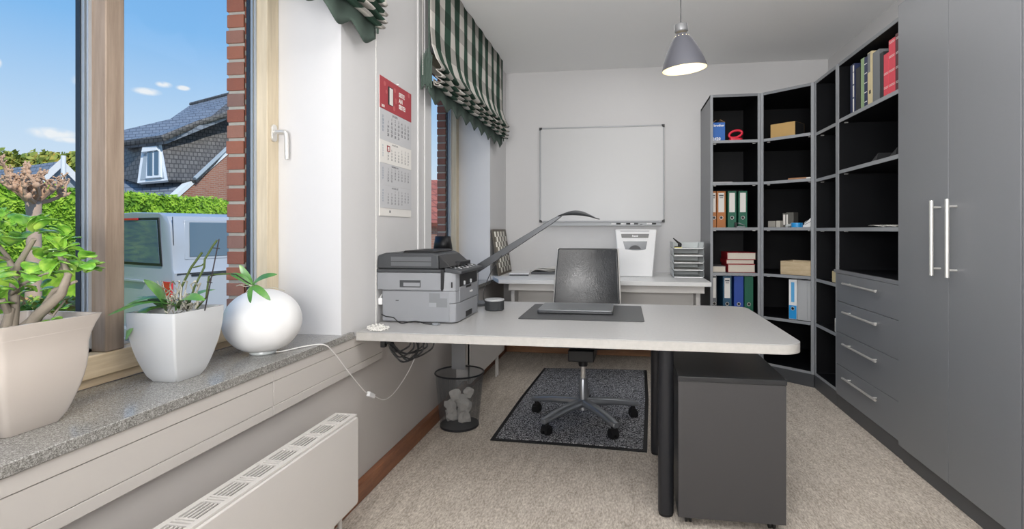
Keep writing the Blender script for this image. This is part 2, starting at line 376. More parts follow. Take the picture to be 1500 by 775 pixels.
struct('wall_left', w, Mt['wall'])
Mt['walllow'] = mat('wall_paint_bounce_tint', 'b9b4b0', .8, bump=.05, bs=300)  # the wall's paint, with the warmer light near the floor put into it
struct('wall_left_lower', B(-1.48, -1.13, YN, YB, 0, SZ), Mt['walllow'])
w = MB(); BO1, BO2 = (.52, 1.87), (2.96, 4.225)
for y0, y1 in ((YN - .2, BO1[0]), (BO1[1], BO2[0]), (BO2[1], YB + .2)): w.box(-1.554, -1.481, y0, y1, -.6, 3.1)
for y0, y1 in (BO1, BO2): w.box(-1.554, -1.481, y0, y1, -.6, .70); w.box(-1.554, -1.481, y0, y1, HT - .03, 3.1)
struct('wall_outer', w, Mt['brick'], smooth=False)
for n, ye in (('3', BO1[1]), ('4', BO2[1])):
    m = MB(); rb = random.Random(int(n)); z = .702; 
    while z < 2.40:
        j = rb.uniform(-.002, .002); m.box(-1.558 + j, -1.484, ye - .010 + rb.uniform(-.0015, .0015), ye + .002, z, z + .050); z += .0625
    struct('trim_' + n, m, Mt['brickhead'], bev=.002)
    struct('trim_' + n + '1', B(-1.554, -1.484, ye - .003, ye + .001, .70, 2.41), Mt['mortar'])
# flat white trim boards beside the second window
struct('trim_1', MB().box(XL, XL + .008, 2.70, 2.715, SZ + .03, ZC).box(XL, XL + .006, 2.80, 2.895, SZ + .03, ZC), Mt['wall'])
# stone sills
for n, (y0, y1), x1 in (('1', (W1[0] - .05, 1.997), -1.092), ('2', (W2[0] - .02, W2[1]), -1.095)):
    m = MB(); m.flat([(x1, y0), (x1, y1), (XL, y1), (XL, W1[1] if n == '1' else y1), (-1.40, W1[1] if n == '1' else y1), (-1.40, y0)], SZ + .001, .7325)
    struct('window_sill_' + n, m, Mt['granite'], bev=.002)
# panelled casing under the first sill
m = MB()
for z0, z1, x1 in ((.6695, .7055, -1.099), (.591, .668, -1.101), (.560, .5895, -1.101)):
    for y0, y1 in ((YN, 1.512), (1.514, 2.27)): m.box(-1.131, x1, y0, y1, z0, z1)
m.box(-1.131, -1.104, YN, 2.268, .561, .705)
struct('trim_2', m, Mt['panelwhite'], bev=.0015)
struct('baseboard_left', B(-1.131, -1.098, YN, YB, 0, .078), Mt['skirt'], bev=.004)
struct('baseboard_back', B(-1.098, .67, YB - .022, YB, 0, .075), Mt['skirtb'], bev=.004)
# windows
def window(n, y0, y1, mull, handle):
    root = thing('window_' + n, None, None, (-1.40, (y0 + y1) / 2, .7325)); root['kind'] = 'structure'
    m = MB(); zb, zt = .7335, HT
    m.box(-1.47, -1.395, y0, y1, zb, .757)                      # bottom frame member
    m.box(-1.47, -1.395, y0, y1, zt - .03, zt)
    obj('window_frame', m, Mt['woodh'], root, bev=.002)
    m = MB(); m.box(-1.45, -1.38, y0, y1, .758, .82); m.box(-1.45, -1.38, y0, y1, zt - .10, zt - .031); obj('sash_rail', m, Mt['woodh'], root, bev=.004)
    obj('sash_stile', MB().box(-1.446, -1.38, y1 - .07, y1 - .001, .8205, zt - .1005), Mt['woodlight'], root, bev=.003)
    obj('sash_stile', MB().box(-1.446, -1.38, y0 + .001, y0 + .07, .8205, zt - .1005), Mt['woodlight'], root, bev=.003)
    spans = []
    if mull:
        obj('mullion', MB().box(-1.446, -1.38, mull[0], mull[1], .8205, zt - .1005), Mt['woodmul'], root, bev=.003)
        spans = [(y0 + .07, mull[0]), (mull[1], y1 - .07)]
    else: spans = [(y0 + .07, y1 - .07)]
    for a, b in spans:
        obj('glass_pane', B(-1.436, -1.430, a, b, .8205, zt - .1005), Mt['glass'], root, smooth=False)
        m = MB(); m.box(-1.4295, -1.424, a, a + .009, .821, zt - .101); m.box(-1.4295, -1.424, b - .009, b, .821, zt - .101); m.box(-1.4295, -1.424, a, b, .821, .829)
        obj('glazing_spacer', m, Mt['spacer'], root)
        m = MB(); m.box(-1.4460, -1.437, a, a + .009, .8205, zt - .1); m.box(-1.4460, -1.437, b - .009, b, .8205, zt - .1); m.box(-1.446, -1.437, a + .009, b - .009, .8205, .835)
        obj('gasket', m, Mt['spacer'], root)
        m = MB(); m.box(-1.461, -1.447, a - .01, a + .012, .74, zt - .06); m.box(-1.461, -1.447, b - .012, b + .01, .74, zt - .06); m.box(-1.461, -1.447, a + .0121, b - .0121, .74, .826)
        obj('outer_cladding', m, Mt['darkmetal'], root)
    if handle:
        hy = y1 - .037
        m = MB().prism([(-1.3795, y + hy, z + 1.535) for y, z in rr(.030, .068, .0149, 6)], (.008, 0, 0)); h = obj('window_handle', m, Mt['chrome'], root, bev=.001)
        obj('lever', MB().tube([(-1.372, hy, 1.540), (-1.345, hy, 1.540), (-1.330, hy + .002, 1.540), (-1.326, hy + .004, 1.532), (-1.325, hy + .006, 1.50), (-1.325, hy + .008, 1.432)], .0085, 12), Mt['chrome'], h)
    return root
window('1', W1[0], W1[1], (1.216, 1.270), True)
window('2', W2[0], W2[1], None, False)

# ---------------------------------------------------------------- ROMAN BLINDS
def blind(y0, y1, ztop, zfold, label, seed):
    root = thing('roman_blind', label, 'blind', (-1.05, (y0 + y1) / 2, zfold - .12), group=None)
    L = y1 - y0; N = 90; rnd = random.Random(seed)
    # profile (offset from wall, z, cloth length)
    zs = zfold
    prof = [(.062, ztop), (.062, zs + .45), (.062, zs + .30), (.068, zs + .22), (.088, zs + .155), (.112, zs + .115), (.122, zs + .098), (.112, zs + .090), (.085, zs + .094),
            (.095, zs + .082), (.118, zs + .062), (.124, zs + .056), (.114, zs + .051), (.082, zs + .056), (.092, zs + .045), (.114, zs + .030), (.12, zs + .024), (.110, zs + .019), (.080, zs + .024),
            (.088, zs + .014), (.106, zs + .0), (.112, zs - .006), (.104, zs - .011), (.075, zs - .006), (.070, zs + .03)]
    ln = [0]
    for a, b in zip(prof, prof[1:]): ln.append(ln[-1] + math.hypot(a[0] - b[0], a[1] - b[1]))
    K = len(prof) - 1
    def fn(u, v):
        k = round(v * K); dx, z = prof[k]; y = y0 + L * u
        droop = max(0, min(1, (zs + .42 - z) / .3))
        w = math.sin(u * L * 2 * PI / .40 + seed) ; w2 = math.sin(u * L * 2 * PI / .125)
        dx += .004 * math.sin(u * L * 2 * PI / .25 + z * 5) * (1 - droop) + droop * .006 * w + .0015 * droop * w2
        z += -.018 * droop * (.5 + .5 * math.sin(u * L * 2 * PI / .40 + seed + 1.2)) * (1 if k < 20 else .3)
        y += .006 * math.sin(k * 1.7 + u * 12) * droop * (1 if 0 < u < 1 else .5)
        return (XL + dx, y, z)
    obj('gingham_cloth', MB().grid(fn, N, K, lambda u, v: (u * L + .03, -ln[round(v * K)])), Mt['gingham'], root, solid=.0015, fixn=False, ang=80)
    # end edge binding (dark green lining seen at the end)
    for yy, sg in ((y0, -1), (y1, 1)):
        m = MB()
        for q in range(7):
            a_ = XL + .014 + .009 * q; m.tube([(a_ + .004, yy + sg * .002, zs + .19 - .012 * abs(q - 3)), (a_ + .001 * math.sin(q), yy + sg * (.006 + .004 * (q % 2)), zs + .09), (a_, yy + sg * .003, zs - .03 + .012 * (q % 3))], [.003, .0062, .005], 6)
        obj('fold_end', m, Mt['blindback'], root)
        m = MB(); m.box(XL + .052, XL + .060, yy - .006, yy + .006, zs + .1, ztop - .01); obj('edge_binding', m, Mt['blindback'], root)
    # scalloped valance
    n = max(3, round(L / .20)); pts = []
    def val(u, v):
        a = (u * n) % 1.0
        zb = zs - .050 - .048 * (.5 - .5 * math.cos(2 * PI * a)) ** .55
        return (XL + .055 + .006 * math.sin(u * n * 2 * PI), y0 - .01 + (L + .02) * u, (zs + .02) * (1 - v) + zb * v)
    obj('valance', MB().grid(val, n * 12, 4), Mt['blindback'], root, solid=.003, fixn=False)
    obj('head_rail', B(XL + .001, XL + .055, y0, y1, ztop - .04, ztop), Mt['white'], root, bev=.002)
    return root
blind(2.735, 4.46, ZC - .004, 1.955, 'green and white gingham roman blind hanging over the far window', 1.0)
blind(.30, 2.10, ZC - .004, 2.02, 'green and white gingham roman blind, mostly cut off at the top above the wall calendar', 2.2)
def chain(y, z0, z1, x, label, curl=False):
    m = MB(); z = z0
    while z < z1: m.ell((x, y, z), .0023, .0023, .0023, 6, 4); z += .0062
    m.cyl((x, y, z0), (x, y, z1), .0007, 4)
    if curl:
        pts = []
        for k in range(150):
            a = k * .42; r = .03 + .012 * math.sin(k * .37)
            pts.append((x + .012 + r * .8 * math.cos(a) + .0004 * k, y - .035 + r * 1.2 * math.sin(a) - .0004 * k, .7365 + .006 * abs(math.sin(k * .9))))
        for p in pts: m.ell(p, .0028, .0028, .0028, 6, 4)
        m.tube(pts, .0007, 4)
    meta(obj('blind_chain', m, Mt['bead']), label, 'chain')
chain(2.128, .740, 2.02, -1.062, 'white bead chain hanging beside the calendar and piled on the desk end', True)
chain(2.66, 1.98, 2.60, -1.062, 'white bead chain hanging at the near edge of the full gingham blind')

# ---------------------------------------------------------------- RADIATORS
def radiator(y0, y1, z0, z1, label, vents, valve=True):
    r = thing('radiator', label, 'radiator', (-1.0, (y0 + y1) / 2, z0)); xf, xb = -.946, -1.035
    obj('front_panel', MB().prism([(xf - .018, y, z) for y, z in rr(y1 - y0, z1 - z0 - .006, .012, 3, (y0 + y1) / 2, (z0 + z1) / 2 - .004)], (.018, 0, 0)), Mt['radiator'], r, bev=.004)
    obj('back_panel', B(xb - .001, xb + .014, y0 + .004, y1 - .004, z0 + .02, z1 - .008), Mt['radiator'], r, bev=.002)
    for ya, yb_ in ((y0, y0 + .004), (y1 - .004, y1)): obj('side_cover', B(xb, xf - .002, ya, yb_, z0 + .02, z1 - .012), Mt['radiator'], r, bev=.001)
    m = MB(); n = 7
    obj('convector', B(xb + .018, xf - .022, y0 + .02, y1 - .02, z0 + .03, z1 - .024), Mt['rubber'], r)
    # grille: frame rails + slats in groups
    m.box(xb, xb + .016, y0, y1, z1 - .006, z1); m.box(xf - .022, xf - .006, y0, y1, z1 - .006, z1)
    yy = y1 - .012
    m.box(xb + .016, xf - .022, y1 - .012, y1, z1 - .006, z1)
    L = .102; ns = max(1, int((y1 - y0 - .02) / L)); 
    for k in range(ns):
        a = y1 - .014 - k * L
        for q in (.004, .016, .027):
            m.box(xb + .016, xf - .022, a - L + q, a - L + q + .007, z1 - .0055, z1)
        for i in range(5):
            x = xb + .0225 + i * .0108; m.box(x, x + .0038, a - L + .034, a, z1 - .004, z1 - .0005)
    obj('top_grille', m, Mt['radiator'], r)
    if valve:
        obj('drain_valve', MB().cyl((-1.0, y1 + .002, z0 + .06), (-1.0, y1 + .03, z0 + .06), .012), Mt['radiator'], r)
        v = obj('valve', MB().cyl((-.99, y1 + .022, z1 - .03), (-1.06, y1 + .022, z1 - .03), .008), Mt['radiator'], r)
    m = MB()
    for yy in (y1 - .05, y1 - .10): m.tube([(-.99, yy, z0 + .02), (-.99, yy, .05), (-.99, yy, 0.002)], .008, 10)
    obj('pipe', m, Mt['radiator'], r)
    return r
radiator(.05, 1.762, .168, .487, 'white panel radiator with slotted top grille under the near window', 9)
radiator(3.14, 4.085, .19, .56, 'white radiator under the far window, half hidden behind the desk', 6)
# skirting socket
sk = thing('wall_bracket', 'silver flat metal bracket plate holding the desk end to the wall', 'bracket', (-.96, 2.95, .335))
obj('plate', MB().prism([(x - .9575, 2.945, z + .515) for x, z in rr(.083, .36, .004, 2)], (0, .006, 0)), Mt['silver'], sk, bev=.001)
obj('bolt', MB().cyl((-.962, 2.944, .655), (-.962, 2.936, .655), .012, 18).cyl((-.962, 2.9395, .655), (-.962, 2.934, .655), .006, 6), Mt['leg'], sk)

# ---------------------------------------------------------------- MAIN DESK
DZ = .7325; DT = .037
d = thing('office_desk', 'large pale grey desk with rounded corners reaching from the window wall into the room', 'desk', (-.2, 2.5, 0))
def roundpoly(x0, x1, y0, y1, r, left=False):
    pts = [(x0, y0)]
    for cx, cy, a0 in ((x1 - r, y0 + r, 270), (x1 - r, y1 - r, 0)):
        for k in range(13):
            a = math.radians(a0 + 90 * k / 12); pts.append((cx + r * math.cos(a), cy + r * math.sin(a)))
    pts.append((x0, y1)); return pts
pp = roundpoly(-1.091, .655, 2.010, 2.985, .085)
obj('desktop', MB().flat(pp, DZ - .004, DZ), Mt['desk'], d, bev=.001)
obj('edge_band', MB().flat(pp, DZ - DT, DZ - .0042), Mt['deskedge'], d, bev=.001)
for y, lb in ((2.165, 1), (2.745, 0)):
    l = obj('leg', MB().prism([(x + .168, yy + y, .012) for x, yy in rr(.062, .062, .026, 5)], (0, 0, DZ - DT - .013)), Mt['leg'], d, bev=.001)
    obj('foot', MB().cyl((.168, y, 0.0005), (.168, y, .012), .029), Mt['rubber'], l)
obj('leg_beam', B(.15, .186, 2.197, 2.713, .64, .694), Mt['leg'], d, bev=.003)
# mobile pedestal
p = thing('drawer_pedestal', 'dark grey rolling drawer pedestal standing under the desk end', 'pedestal', (.405, 2.38, 0))
obj('body', B(.208, .604, 2.075, 2.66, .038, .565), Mt['ped'], p, bev=.0015)
obj('top_panel', B(.206, .606, 2.07, 2.664, .566, .585), Mt['pedtop'], p, bev=.0015)
for x in (.25, .562):
    for y in (2.12, 2.60):
        m = MB().cyl((x - .012, y, .018), (x - .003, y, .018), .0175).cyl((x + .003, y, .018), (x + .012, y, .018), .0175).box(x - .014, x + .014, y - .012, y + .012, .024, .0375)
        obj('caster', m, Mt['rubber'], p)
for k, (z0, z1) in enumerate(((.045, .30), (.303, .43), (.433, .562))):
    dr = obj('drawer', B(.210, .602, 2.661, 2.678, z0, z1), Mt['ped'], p, bev=.001)
    obj('handle', MB().tube([(.34, 2.679, z1 - .04), (.34, 2.70, z1 - .04), (.47, 2.70, z1 - .04), (.47, 2.679, z1 - .04)], .005, 8), Mt['chrome'], dr)
# desk pad and laptop
meta(obj('desk_pad', MB().flat(rr(.585, .49, .012, 3, -.200, 2.648), DZ + .0005, DZ + .0035), Mt['leather'], bev=.001), 'dark grey leather desk pad lying under the closed laptop', 'desk pad')
lp = thing('laptop', 'closed silver grey laptop lying on the dark desk pad', 'laptop', (-.245, 2.70, DZ + .0035))
obj('base', MB().flat(rr(.375, .255, .012, 4, -.240, 2.690), DZ + .006, DZ + .016), Mt['dark'], lp, bev=.002)
obj('lid', MB().flat(rr(.372, .253, .012, 4, -.240, 2.690), DZ + .0165, DZ + .0225), Mt['laptop'], lp, bev=.002)
m = MB()
for x in (-.40, -.08):
    for y in (2.58, 2.80): m.cyl((x, y, DZ + .0036), (x, y, DZ + .006), .008, 12)
obj('rubber_feet', m, Mt['rubber'], lp)
# puck speaker
sp = thing('smart_speaker', 'small round dark grey speaker puck with a light top on the desk by the printer', 'speaker', (-.668, 2.65, DZ))
obj('body', MB().lathe([(.044, 0), (.050, .004), (.050, .046), (.049, .050)], (-.668, 2.655, DZ + .0005), 40), Mt['puck'], sp)
obj('top_ring', MB().lathe([(.0495, .050), (.051, .052), (.050, .0575), (.044, .059), (.0, .0592)], (-.668, 2.655, DZ + .0005), 40), Mt['lgrey'], sp)

# ---------------------------------------------------------------- OFFICE CHAIR
ch = thing('office_chair', 'office chair with tall black leather back and five star silver base', 'chair', (-.243, 3.137, 0), math.radians(-2))
C0 = Vector((-.243, 3.137, 0))
obj('gas_lift', MB().cyl((0, 0, .23), (0, 0, .36), .014), Mt['chrome'], ch, local=True)
obj('column', MB().lathe([(.031, .075), (.027, .10), (.026, .255), (.022, .262)], (0, 0, 0), 24), Mt['silver'], ch, local=True)
obj('collar', MB().lathe([(.026, .335), (.028, .345), (.028, .385), (.0, .386)], (0, 0, 0), 20), Mt['black'], ch, local=True)
for k in range(5):
    a = math.radians(90 + 72 * k + 2); R = Matrix.Rotation(a, 4, 'Z'); rings = []
    for t_ in [i / 8 for i in range(9)]:
        x = .02 + .325 * t_; z = .118 - .030 * t_ ** 1.3 + .006 * math.sin(PI * t_); w_ = .031 - .004 * t_ - (.008 if t_ > .95 else 0); h_ = .022 - .008 * t_
        rings.append([Vector((x, w_ * cc, z + h_ * ss)) for cc, ss in ((-.7, -1), (.7, -1), (1, -.3), (.8, .8), (.4, 1), (-.4, 1), (-.8, .8), (-1, -.3))])
    arm = obj('base_arm', MB().loft(rings).xf(R), Mt['silver'], ch, local=True, ang=60, bev=.003)
    m = MB(); cx = .318
    for s in (-1, 1): m.cyl((cx - .004, s * .006, .0285), (cx - .004, s * .023, .0255), .0245, 20)
    m.prism([(cx + .024 * math.cos(i * PI / 6) - .004, -.0225, .034 + .032 * math.sin(i * PI / 6)) for i in range(7)], (0, .045, 0)).cyl((cx - .004, 0, .045), (cx - .004, 0, .079), .013)
    obj('caster', m.xf(R), Mt['rubber'], ch, local=True)
obj('mechanism', MB().box(-.075, .075, -.12, .12, .385, .45).prism([(.075, -.05, .44), (.12, -.05, .445), (.20, -.05, .49), (.20, -.05, .50), (.075, -.05, .48)], (0, .06, 0)), Mt['black'], ch, local=True, bev=.006)
obj('seat', MB().prism([(x, y - .01, .485) for x, y in rr(.46, .46, .06, 5)], (0, 0, .065)), Mt['chairleather'], ch, local=True, bev=.022, seg=4)
# backrest: a slim curved panel, slightly reclined
def bk(off):
    def fn(u, v):
        x = (u - .5); z = .50 + .530 * v; wdt = .428 - .045 * v ** 1.5 if v < 1 else .383
        y = .215 + .03 * v + .03 * v * v - .10 * (x * x) * 1.2 + off
        return (x * wdt, y - .012 * math.sin(v * PI) , z)
    return fn
bm_ = MB(); f = bk(0); g = bk(.036); nu, nv = 12, 14; vs = []
front = [f(i / nu, j / nv) for j in range(nv + 1) for i in range(nu + 1)]; back = [g(i / nu, j / nv) for j in range(nv + 1) for i in range(nu + 1)]
nn = len(front); fs = []
for j in range(nv):
    for i in range(nu):
        a = j * (nu + 1) + i; fs += [(a, a + 1, a + nu + 2, a + nu + 1), (nn + a, nn + a + nu + 1, nn + a + nu + 2, nn + a + 1)]
rim = [i for i in range(nu + 1)] + [j * (nu + 1) + nu for j in range(1, nv + 1)] + [nv * (nu + 1) + i for i in range(nu - 1, -1, -1)] + [j * (nu + 1) for j in range(nv - 1, 0, -1)]
for q in range(len(rim)): a, b = rim[q], rim[(q + 1) % len(rim)]; fs.append((a, b, nn + b, nn + a))
bm_.add(front + back, fs); br = obj('backrest', bm_, Mt['chairleather'], ch, local=True, bev=.008, seg=3)
m = MB()
for sx in (-1, 1):
    m.tube([tuple(Vector(bk(.018)(.5 + .5 * sx, v)) + Vector((sx * .003, 0, 0))) for v in [i / 10 for i in range(11)]], .006, 8)
obj('back_frame', m, Mt['chrome'], ch, local=True)
obj('back_support', MB().tube([(0, .10, .44), (0, .22, .45), (0, .275, .50), (0, .30, .62)], [.02, .02, .018, .014], 10), Mt['silver'], ch, local=True)

# floor mat
fm = thing('floor_mat', 'dark speckled rectangular mat with black rubber border under the office chair', 'mat', (-.25, 3.55, 0))
mp = [(-.722, 2.774), (-.30, 2.765), (.118, 2.742), (.165, 3.6), (.185, 4.34), (-.25, 4.315), (-.655, 4.285), (-.70, 3.5)]
obj('rubber_border', MB().flat(mp, .0008, .006), Mt['rubber'], fm)
cx_, cy_ = -.25, 3.53
obj('pile', MB().flat([(cx_ + (x - cx_) * .945, cy_ + (y - cy_) * .968) for x, y in mp], .0062, .011), Mt['mat'], fm)

# waste basket
wb = thing('waste_basket', 'black wire mesh waste basket half full of crumpled paper by the wall', 'waste basket', (-.955, 2.96, 0))
def wbf(u, v):
    r = .112 + .028 * v; a = 2 * PI * u; return (-.957 + r * math.cos(a), 2.965 + r * math.sin(a), .012 + .300 * v)
obj('mesh_wall', MB().grid(wbf, 48, 6, lambda u, v: (u * 260, v * 95)), Mt['mesh'], wb, fixn=False)
m = MB(); m.tube([(-.957 + .141 * math.cos(a), 2.965 + .141 * math.sin(a), .314) for a in [2 * PI * k / 48 for k in range(49)]], .005, 8, False); obj('rim', m, Mt['leg'], wb)
obj('base', MB().lathe([(.112, .001), (.114, .004), (.113, .014), (.0, .015)], (-.957, 2.965, 0), 40), Mt['leg'], wb)
def crumple(name, c, r, m, label, seed, sq=1.0, grp=None, cat='paper'):
    bm = bmesh.new(); bmesh.ops.create_icosphere(bm, subdivisions=2, radius=r)
    for v in bm.verts:
        n = noise.noise(v.co * (1.1 / r) + Vector((seed, 0, 0))); n2 = noise.noise(v.co * (2.6 / r) + Vector((0, seed, 0)))
        rj = random.Random(hash((round(seed * 7), v.index)) & 0xffff); v.co *= 1 + .45 * n + .35 * abs(n2) + rj.uniform(-.22, .22); v.co.z *= sq
    mb = MB(); mb.add([v.co + Vector(c) for v in bm.verts], [tuple(x.index for x in f.verts) for f in bm.faces]); bm.free()
    return meta(obj(name, mb, m, smooth=False), label, cat, grp)
i = 0
for (dx, dy, z, r) in ((-.042, -.015, .066, .033), (.040, -.035, .064, .033), (.0, .050, .058, .035), (-.045, -.035, .128, .033), (.042, -.020, .128, .034), (-.005, .045, .130, .033), (-.020, -.02, .188, .030), (.045, .03, .190, .027)):
    i += 1; crumple('crumpled_paper', (-.957 + dx, 2.965 + dy, z), r, Mt['paper'], 'crumpled white paper ball inside the mesh waste basket', i * 3.1, grp='crumpled papers in the waste basket')

# ---------------------------------------------------------------- PRINTER
pr = thing('printer', 'grey multifunction laser printer with dark lid on the desk end', 'printer', (-.915, 2.42, DZ))
x0, x1, y0, y1 = -1.085, -.735, 2.235, 2.60; z0 = DZ + .004
obj('body', MB().flat([(x0 + .0, y0), (x1 - .03, y0), (x1 - .008, y0 + .012), (x1, y0 + .035), (x1, y1 - .03), (x1 - .03, y1), (x0, y1)], DZ + .090, .876).flat([(x0, y0), (x1 - .03, y0), (x1 - .008, y0 + .012), (x1 - .001, y0 + .035), (x1 - .001, y1 - .03), (x1 - .03, y1), (x0, y1)], .877, .960), Mt['grey'], pr, bev=.002)
obj('paper_cassette', MB().flat([(x0, y0 + .002), (x1 - .03, y0 + .002), (x1 - .008, y0 + .014), (x1, y0 + .035), (x1, y1 - .03), (x1 - .03, y1), (x0, y1)], z0, DZ + .0885), Mt['grey'], pr, bev=.003)
obj('pull_recess', B(x1 - .002, x1 + .0015, 2.37, 2.47, z0 + .006, z0 + .032), Mt['black'], pr, bev=.001)
obj('side_cover', B(x0 + .002, x1 - .034, y0 - .0016, y0 + .003, z0 + .004, .874), Mt['grey'], pr, bev=.0015)
# scanner section overhanging backwards and to the side
sc_ = obj('scanner_body', MB().flat([(x0 - .022, y0 - .006), (-.80, y0 - .006), (-.80, y0 + .002), (x1 - .02, y0 + .004), (x1 - .02, y1), (x0 - .022, y1)], .880, .958), Mt['grey'], pr, bev=.003)
obj('grip_recess', MB().box(-.998, -.90, y0 - .0085, y0 - .006, .893, .925), Mt['dark'], sc_, bev=.003)
obj('grip_inlay', MB().box(-.980, -.903, y0 - .0095, y0 - .0086, .898, .914), Mt['grey'], sc_)
obj('lid_seam', B(x0 - .024, -.795, y0 - .008, y1, .959, .974), Mt['dark'], pr, bev=.003)
lid = obj('lid', MB().prism([(x0 - .022, y0 - .007, .9755), (-.815, y0 - .007, .9755), (-.818, y0 - .007, 1.038), (-.845, y0 - .007, 1.047), (x0 + .02, y0 - .007, 1.047), (x0 - .018, y0 - .007, 1.036)], (0, .30, 0)), Mt['dark'], pr, bev=.006)
obj('lid_panel', B(-1.04, -.85, y0 - .0085, y0 - .0072, .988, 1.03), mat('lid_panel_grey', '5b5d60', .4), lid, bev=.001)
obj('lid_groove', B(-1.04, -.85, y0 - .0092, y0 - .0084, 1.0065, 1.0090), Mt['black'], lid)
obj('document_feeder', MB().prism([(-1.0, y0 + .03, 1.0475), (-.846, y0 + .03, 1.0475), (-.846, y0 + .03, 1.053), (-.86, y0 + .03, 1.058), (-.99, y0 + .03, 1.056)], (0, .24, 0)), Mt['black'], lid, bev=.002)
obj('lid_front', MB().prism([(-.8135, y0 - .006, .976), (-.760, y0 - .006, .985), (-.775, y0 - .006, 1.003), (-.8165, y0 - .006, 1.037)], (0, .29, 0)).box(-.79, -.752, y0 + .10, y0 + .27, .985, 1.003), Mt['black'], lid, bev=.003)
obj('support_arm', MB().prism([(-.806, y0 - .009, .972), (-.790, y0 - .009, .972), (-.794, y0 - .009, .888), (-.801, y0 - .009, .876), (-.806, y0 - .009, .888)], (0, .008, 0)), Mt['black'], pr, bev=.001)
cpn = obj('control_panel', MB().prism([(-.792, y0, .960), (-.712, y0, .953), (-.712, y0, .968), (-.792, y0, .984)], (0, .352, 0)), Mt['dark'], pr, bev=.004)
for k in range(18):
    yy = y0 + .03 + .017 * k; xx = (-.775, -.757, -.738)[k % 3]; zz = .984 - (xx + .792) * .2 + .0004
    obj('button', MB().box(xx - .005, xx + .005, yy, yy + .011, zz - .002, zz + .0016), Mt['lgrey' if k % 4 else 'white'], cpn)
ot = obj('output_slot', B(x1 - .002, x1 + .0012, y0 + .045, y1 - .045, .893, .948), Mt['black'], pr, bev=.001)
for yy in (y0 + .10, y0 + .20): obj('paper_guide', B(x1 - .001, x1 + .008, yy, yy + .012, .897, .915), Mt['lgrey'], ot, bev=.002)
fd = obj('front_door', B(x1 - .002, x1 + .003, y0 + .040, y1 - .040, .826, .890), Mt['grey'], pr, bev=.002)
obj('door_latch', B(x1 + .001, x1 + .005, y0 + .13, y0 + .21, .880, .890), Mt['black'], fd, bev=.001)
text('logo_plate', 'brother', .016, Mt['white'], pr, basis((x1 + .0032, y0 + .215, .852), (0, 1, 0), (0, 0, 1)), bold=.0004)
obj('side_vent', B(-.760, -.754, y0 - .0012, y0 + .0005, .893, .918), Mt['black'], pr)
for (a, b, cc, dd) in ((-.862, -.812, .825, .868), (-.828, -.778, .805, .845), (-.862, -.80, .806, .824)):
    obj('warning_label', B(a, b, y0 - .0022 - .0003 * (a > -.85), y0 + .001, cc, dd), Mt['lgrey' if dd < .83 else 'dark'] if 0 else mat('label_grey', '77797c' if dd > .83 else '919397', .6), pr)
m = MB(); obj('usb_port', B(-1.02, -1.006, y0 - .0024, y0 + .001, .83, .834), Mt['dark'], pr)
m = MB(); m.tube([(-1.10, 2.30, .86), (-1.105, 2.27, .85), (-1.104, 2.25, .835)], .004, 8); m.box(-1.107, -1.088, 2.24, 2.262, .81, .84)
obj('power_plug', m, Mt['white'], pr, bev=.002)
def cable(name, pts, r, m, label, n=8, cat='cable', parent=None):
    # smooth through the points (Catmull-Rom)
    P = [Vector(p) for p in pts]; out = []
    for i in range(len(P) - 1):
        p0, p1, p2, p3 = P[max(i - 1, 0)], P[i], P[i + 1], P[min(i + 2, len(P) - 1)]
        for k in range(8):
            t = k / 8; out.append(.5 * ((2 * p1) + (p2 - p0) * t + (2 * p0 - 5 * p1 + 4 * p2 - p3) * t * t + (3 * p1 - p0 - 3 * p2 + p3) * t ** 3))
    out.append(P[-1]); mb = MB().tube(out, r, n)
    if parent is not None: return obj(name, mb, m, parent)
    o = obj(name, mb, m)
    return meta(o, label, cat)
cable('printer_cable', [(-1.086, 2.232, DZ + .035), (-1.06, 2.215, DZ + .03), (-1.02, 2.21, DZ + .025), (-.995, 2.205, DZ + .008), (-.97, 2.20, DZ + .004), (-.93, 2.205, DZ + .012), (-.90, 2.205, DZ + .012), (-.865, 2.20, DZ + .004), (-.83, 2.195, DZ + .004)], .0022, Mt['wire'], 'thin black cable with a flat plug lying along the printer side on the desk')
meta(obj('cable_plug', MB().box(-.83, -.805, 2.187, 2.203, DZ + .0005, DZ + .010).box(-.805, -.797, 2.190, 2.200, DZ + .002, DZ + .008), Mt['silver'], bev=.001), 'small grey connector plug on the desk in front of the printer', 'plug')
# bundle of cables hanging below the desk
kb = thing('cable_bundle', 'tangled bundle of black cables hanging under the desk by the wall', 'cables', (-.91, 2.08, .60))
rnd = random.Random(3)
for k in range(7):
    w_ = .10 + .015 * k; h_ = .05 + .008 * ((k * 3) % 7); yy = 2.06 + .012 * (k % 4); x = -.925 + .008 * k
    cable('cable_loop', [(x - w_ / 2, yy, .692), (x - w_ * .42, yy + .004, .692 - h_ * .55), (x - .01, yy, .692 - h_), (x + w_ * .42, yy - .004, .692 - h_ * .5), (x + w_ / 2 - .01 * (k % 3), yy, .692)], .0034, Mt['wire'], None, 6, parent=kb)
obj('plug', MB().box(-1.005, -.985, 2.05, 2.075, .660, .694).cyl((-.985, 2.062, .678), (-.96, 2.062, .682), .006), Mt['wire'], kb, bev=.003)
cable('cable_loop', [(-.975, 2.065, .682), (-.94, 2.07, .655), (-.91, 2.075, .612), (-.88, 2.08, .606), (-.855, 2.085, .64), (-.85, 2.085, .692)], .0036, Mt['wire'], None, 6, parent=kb)

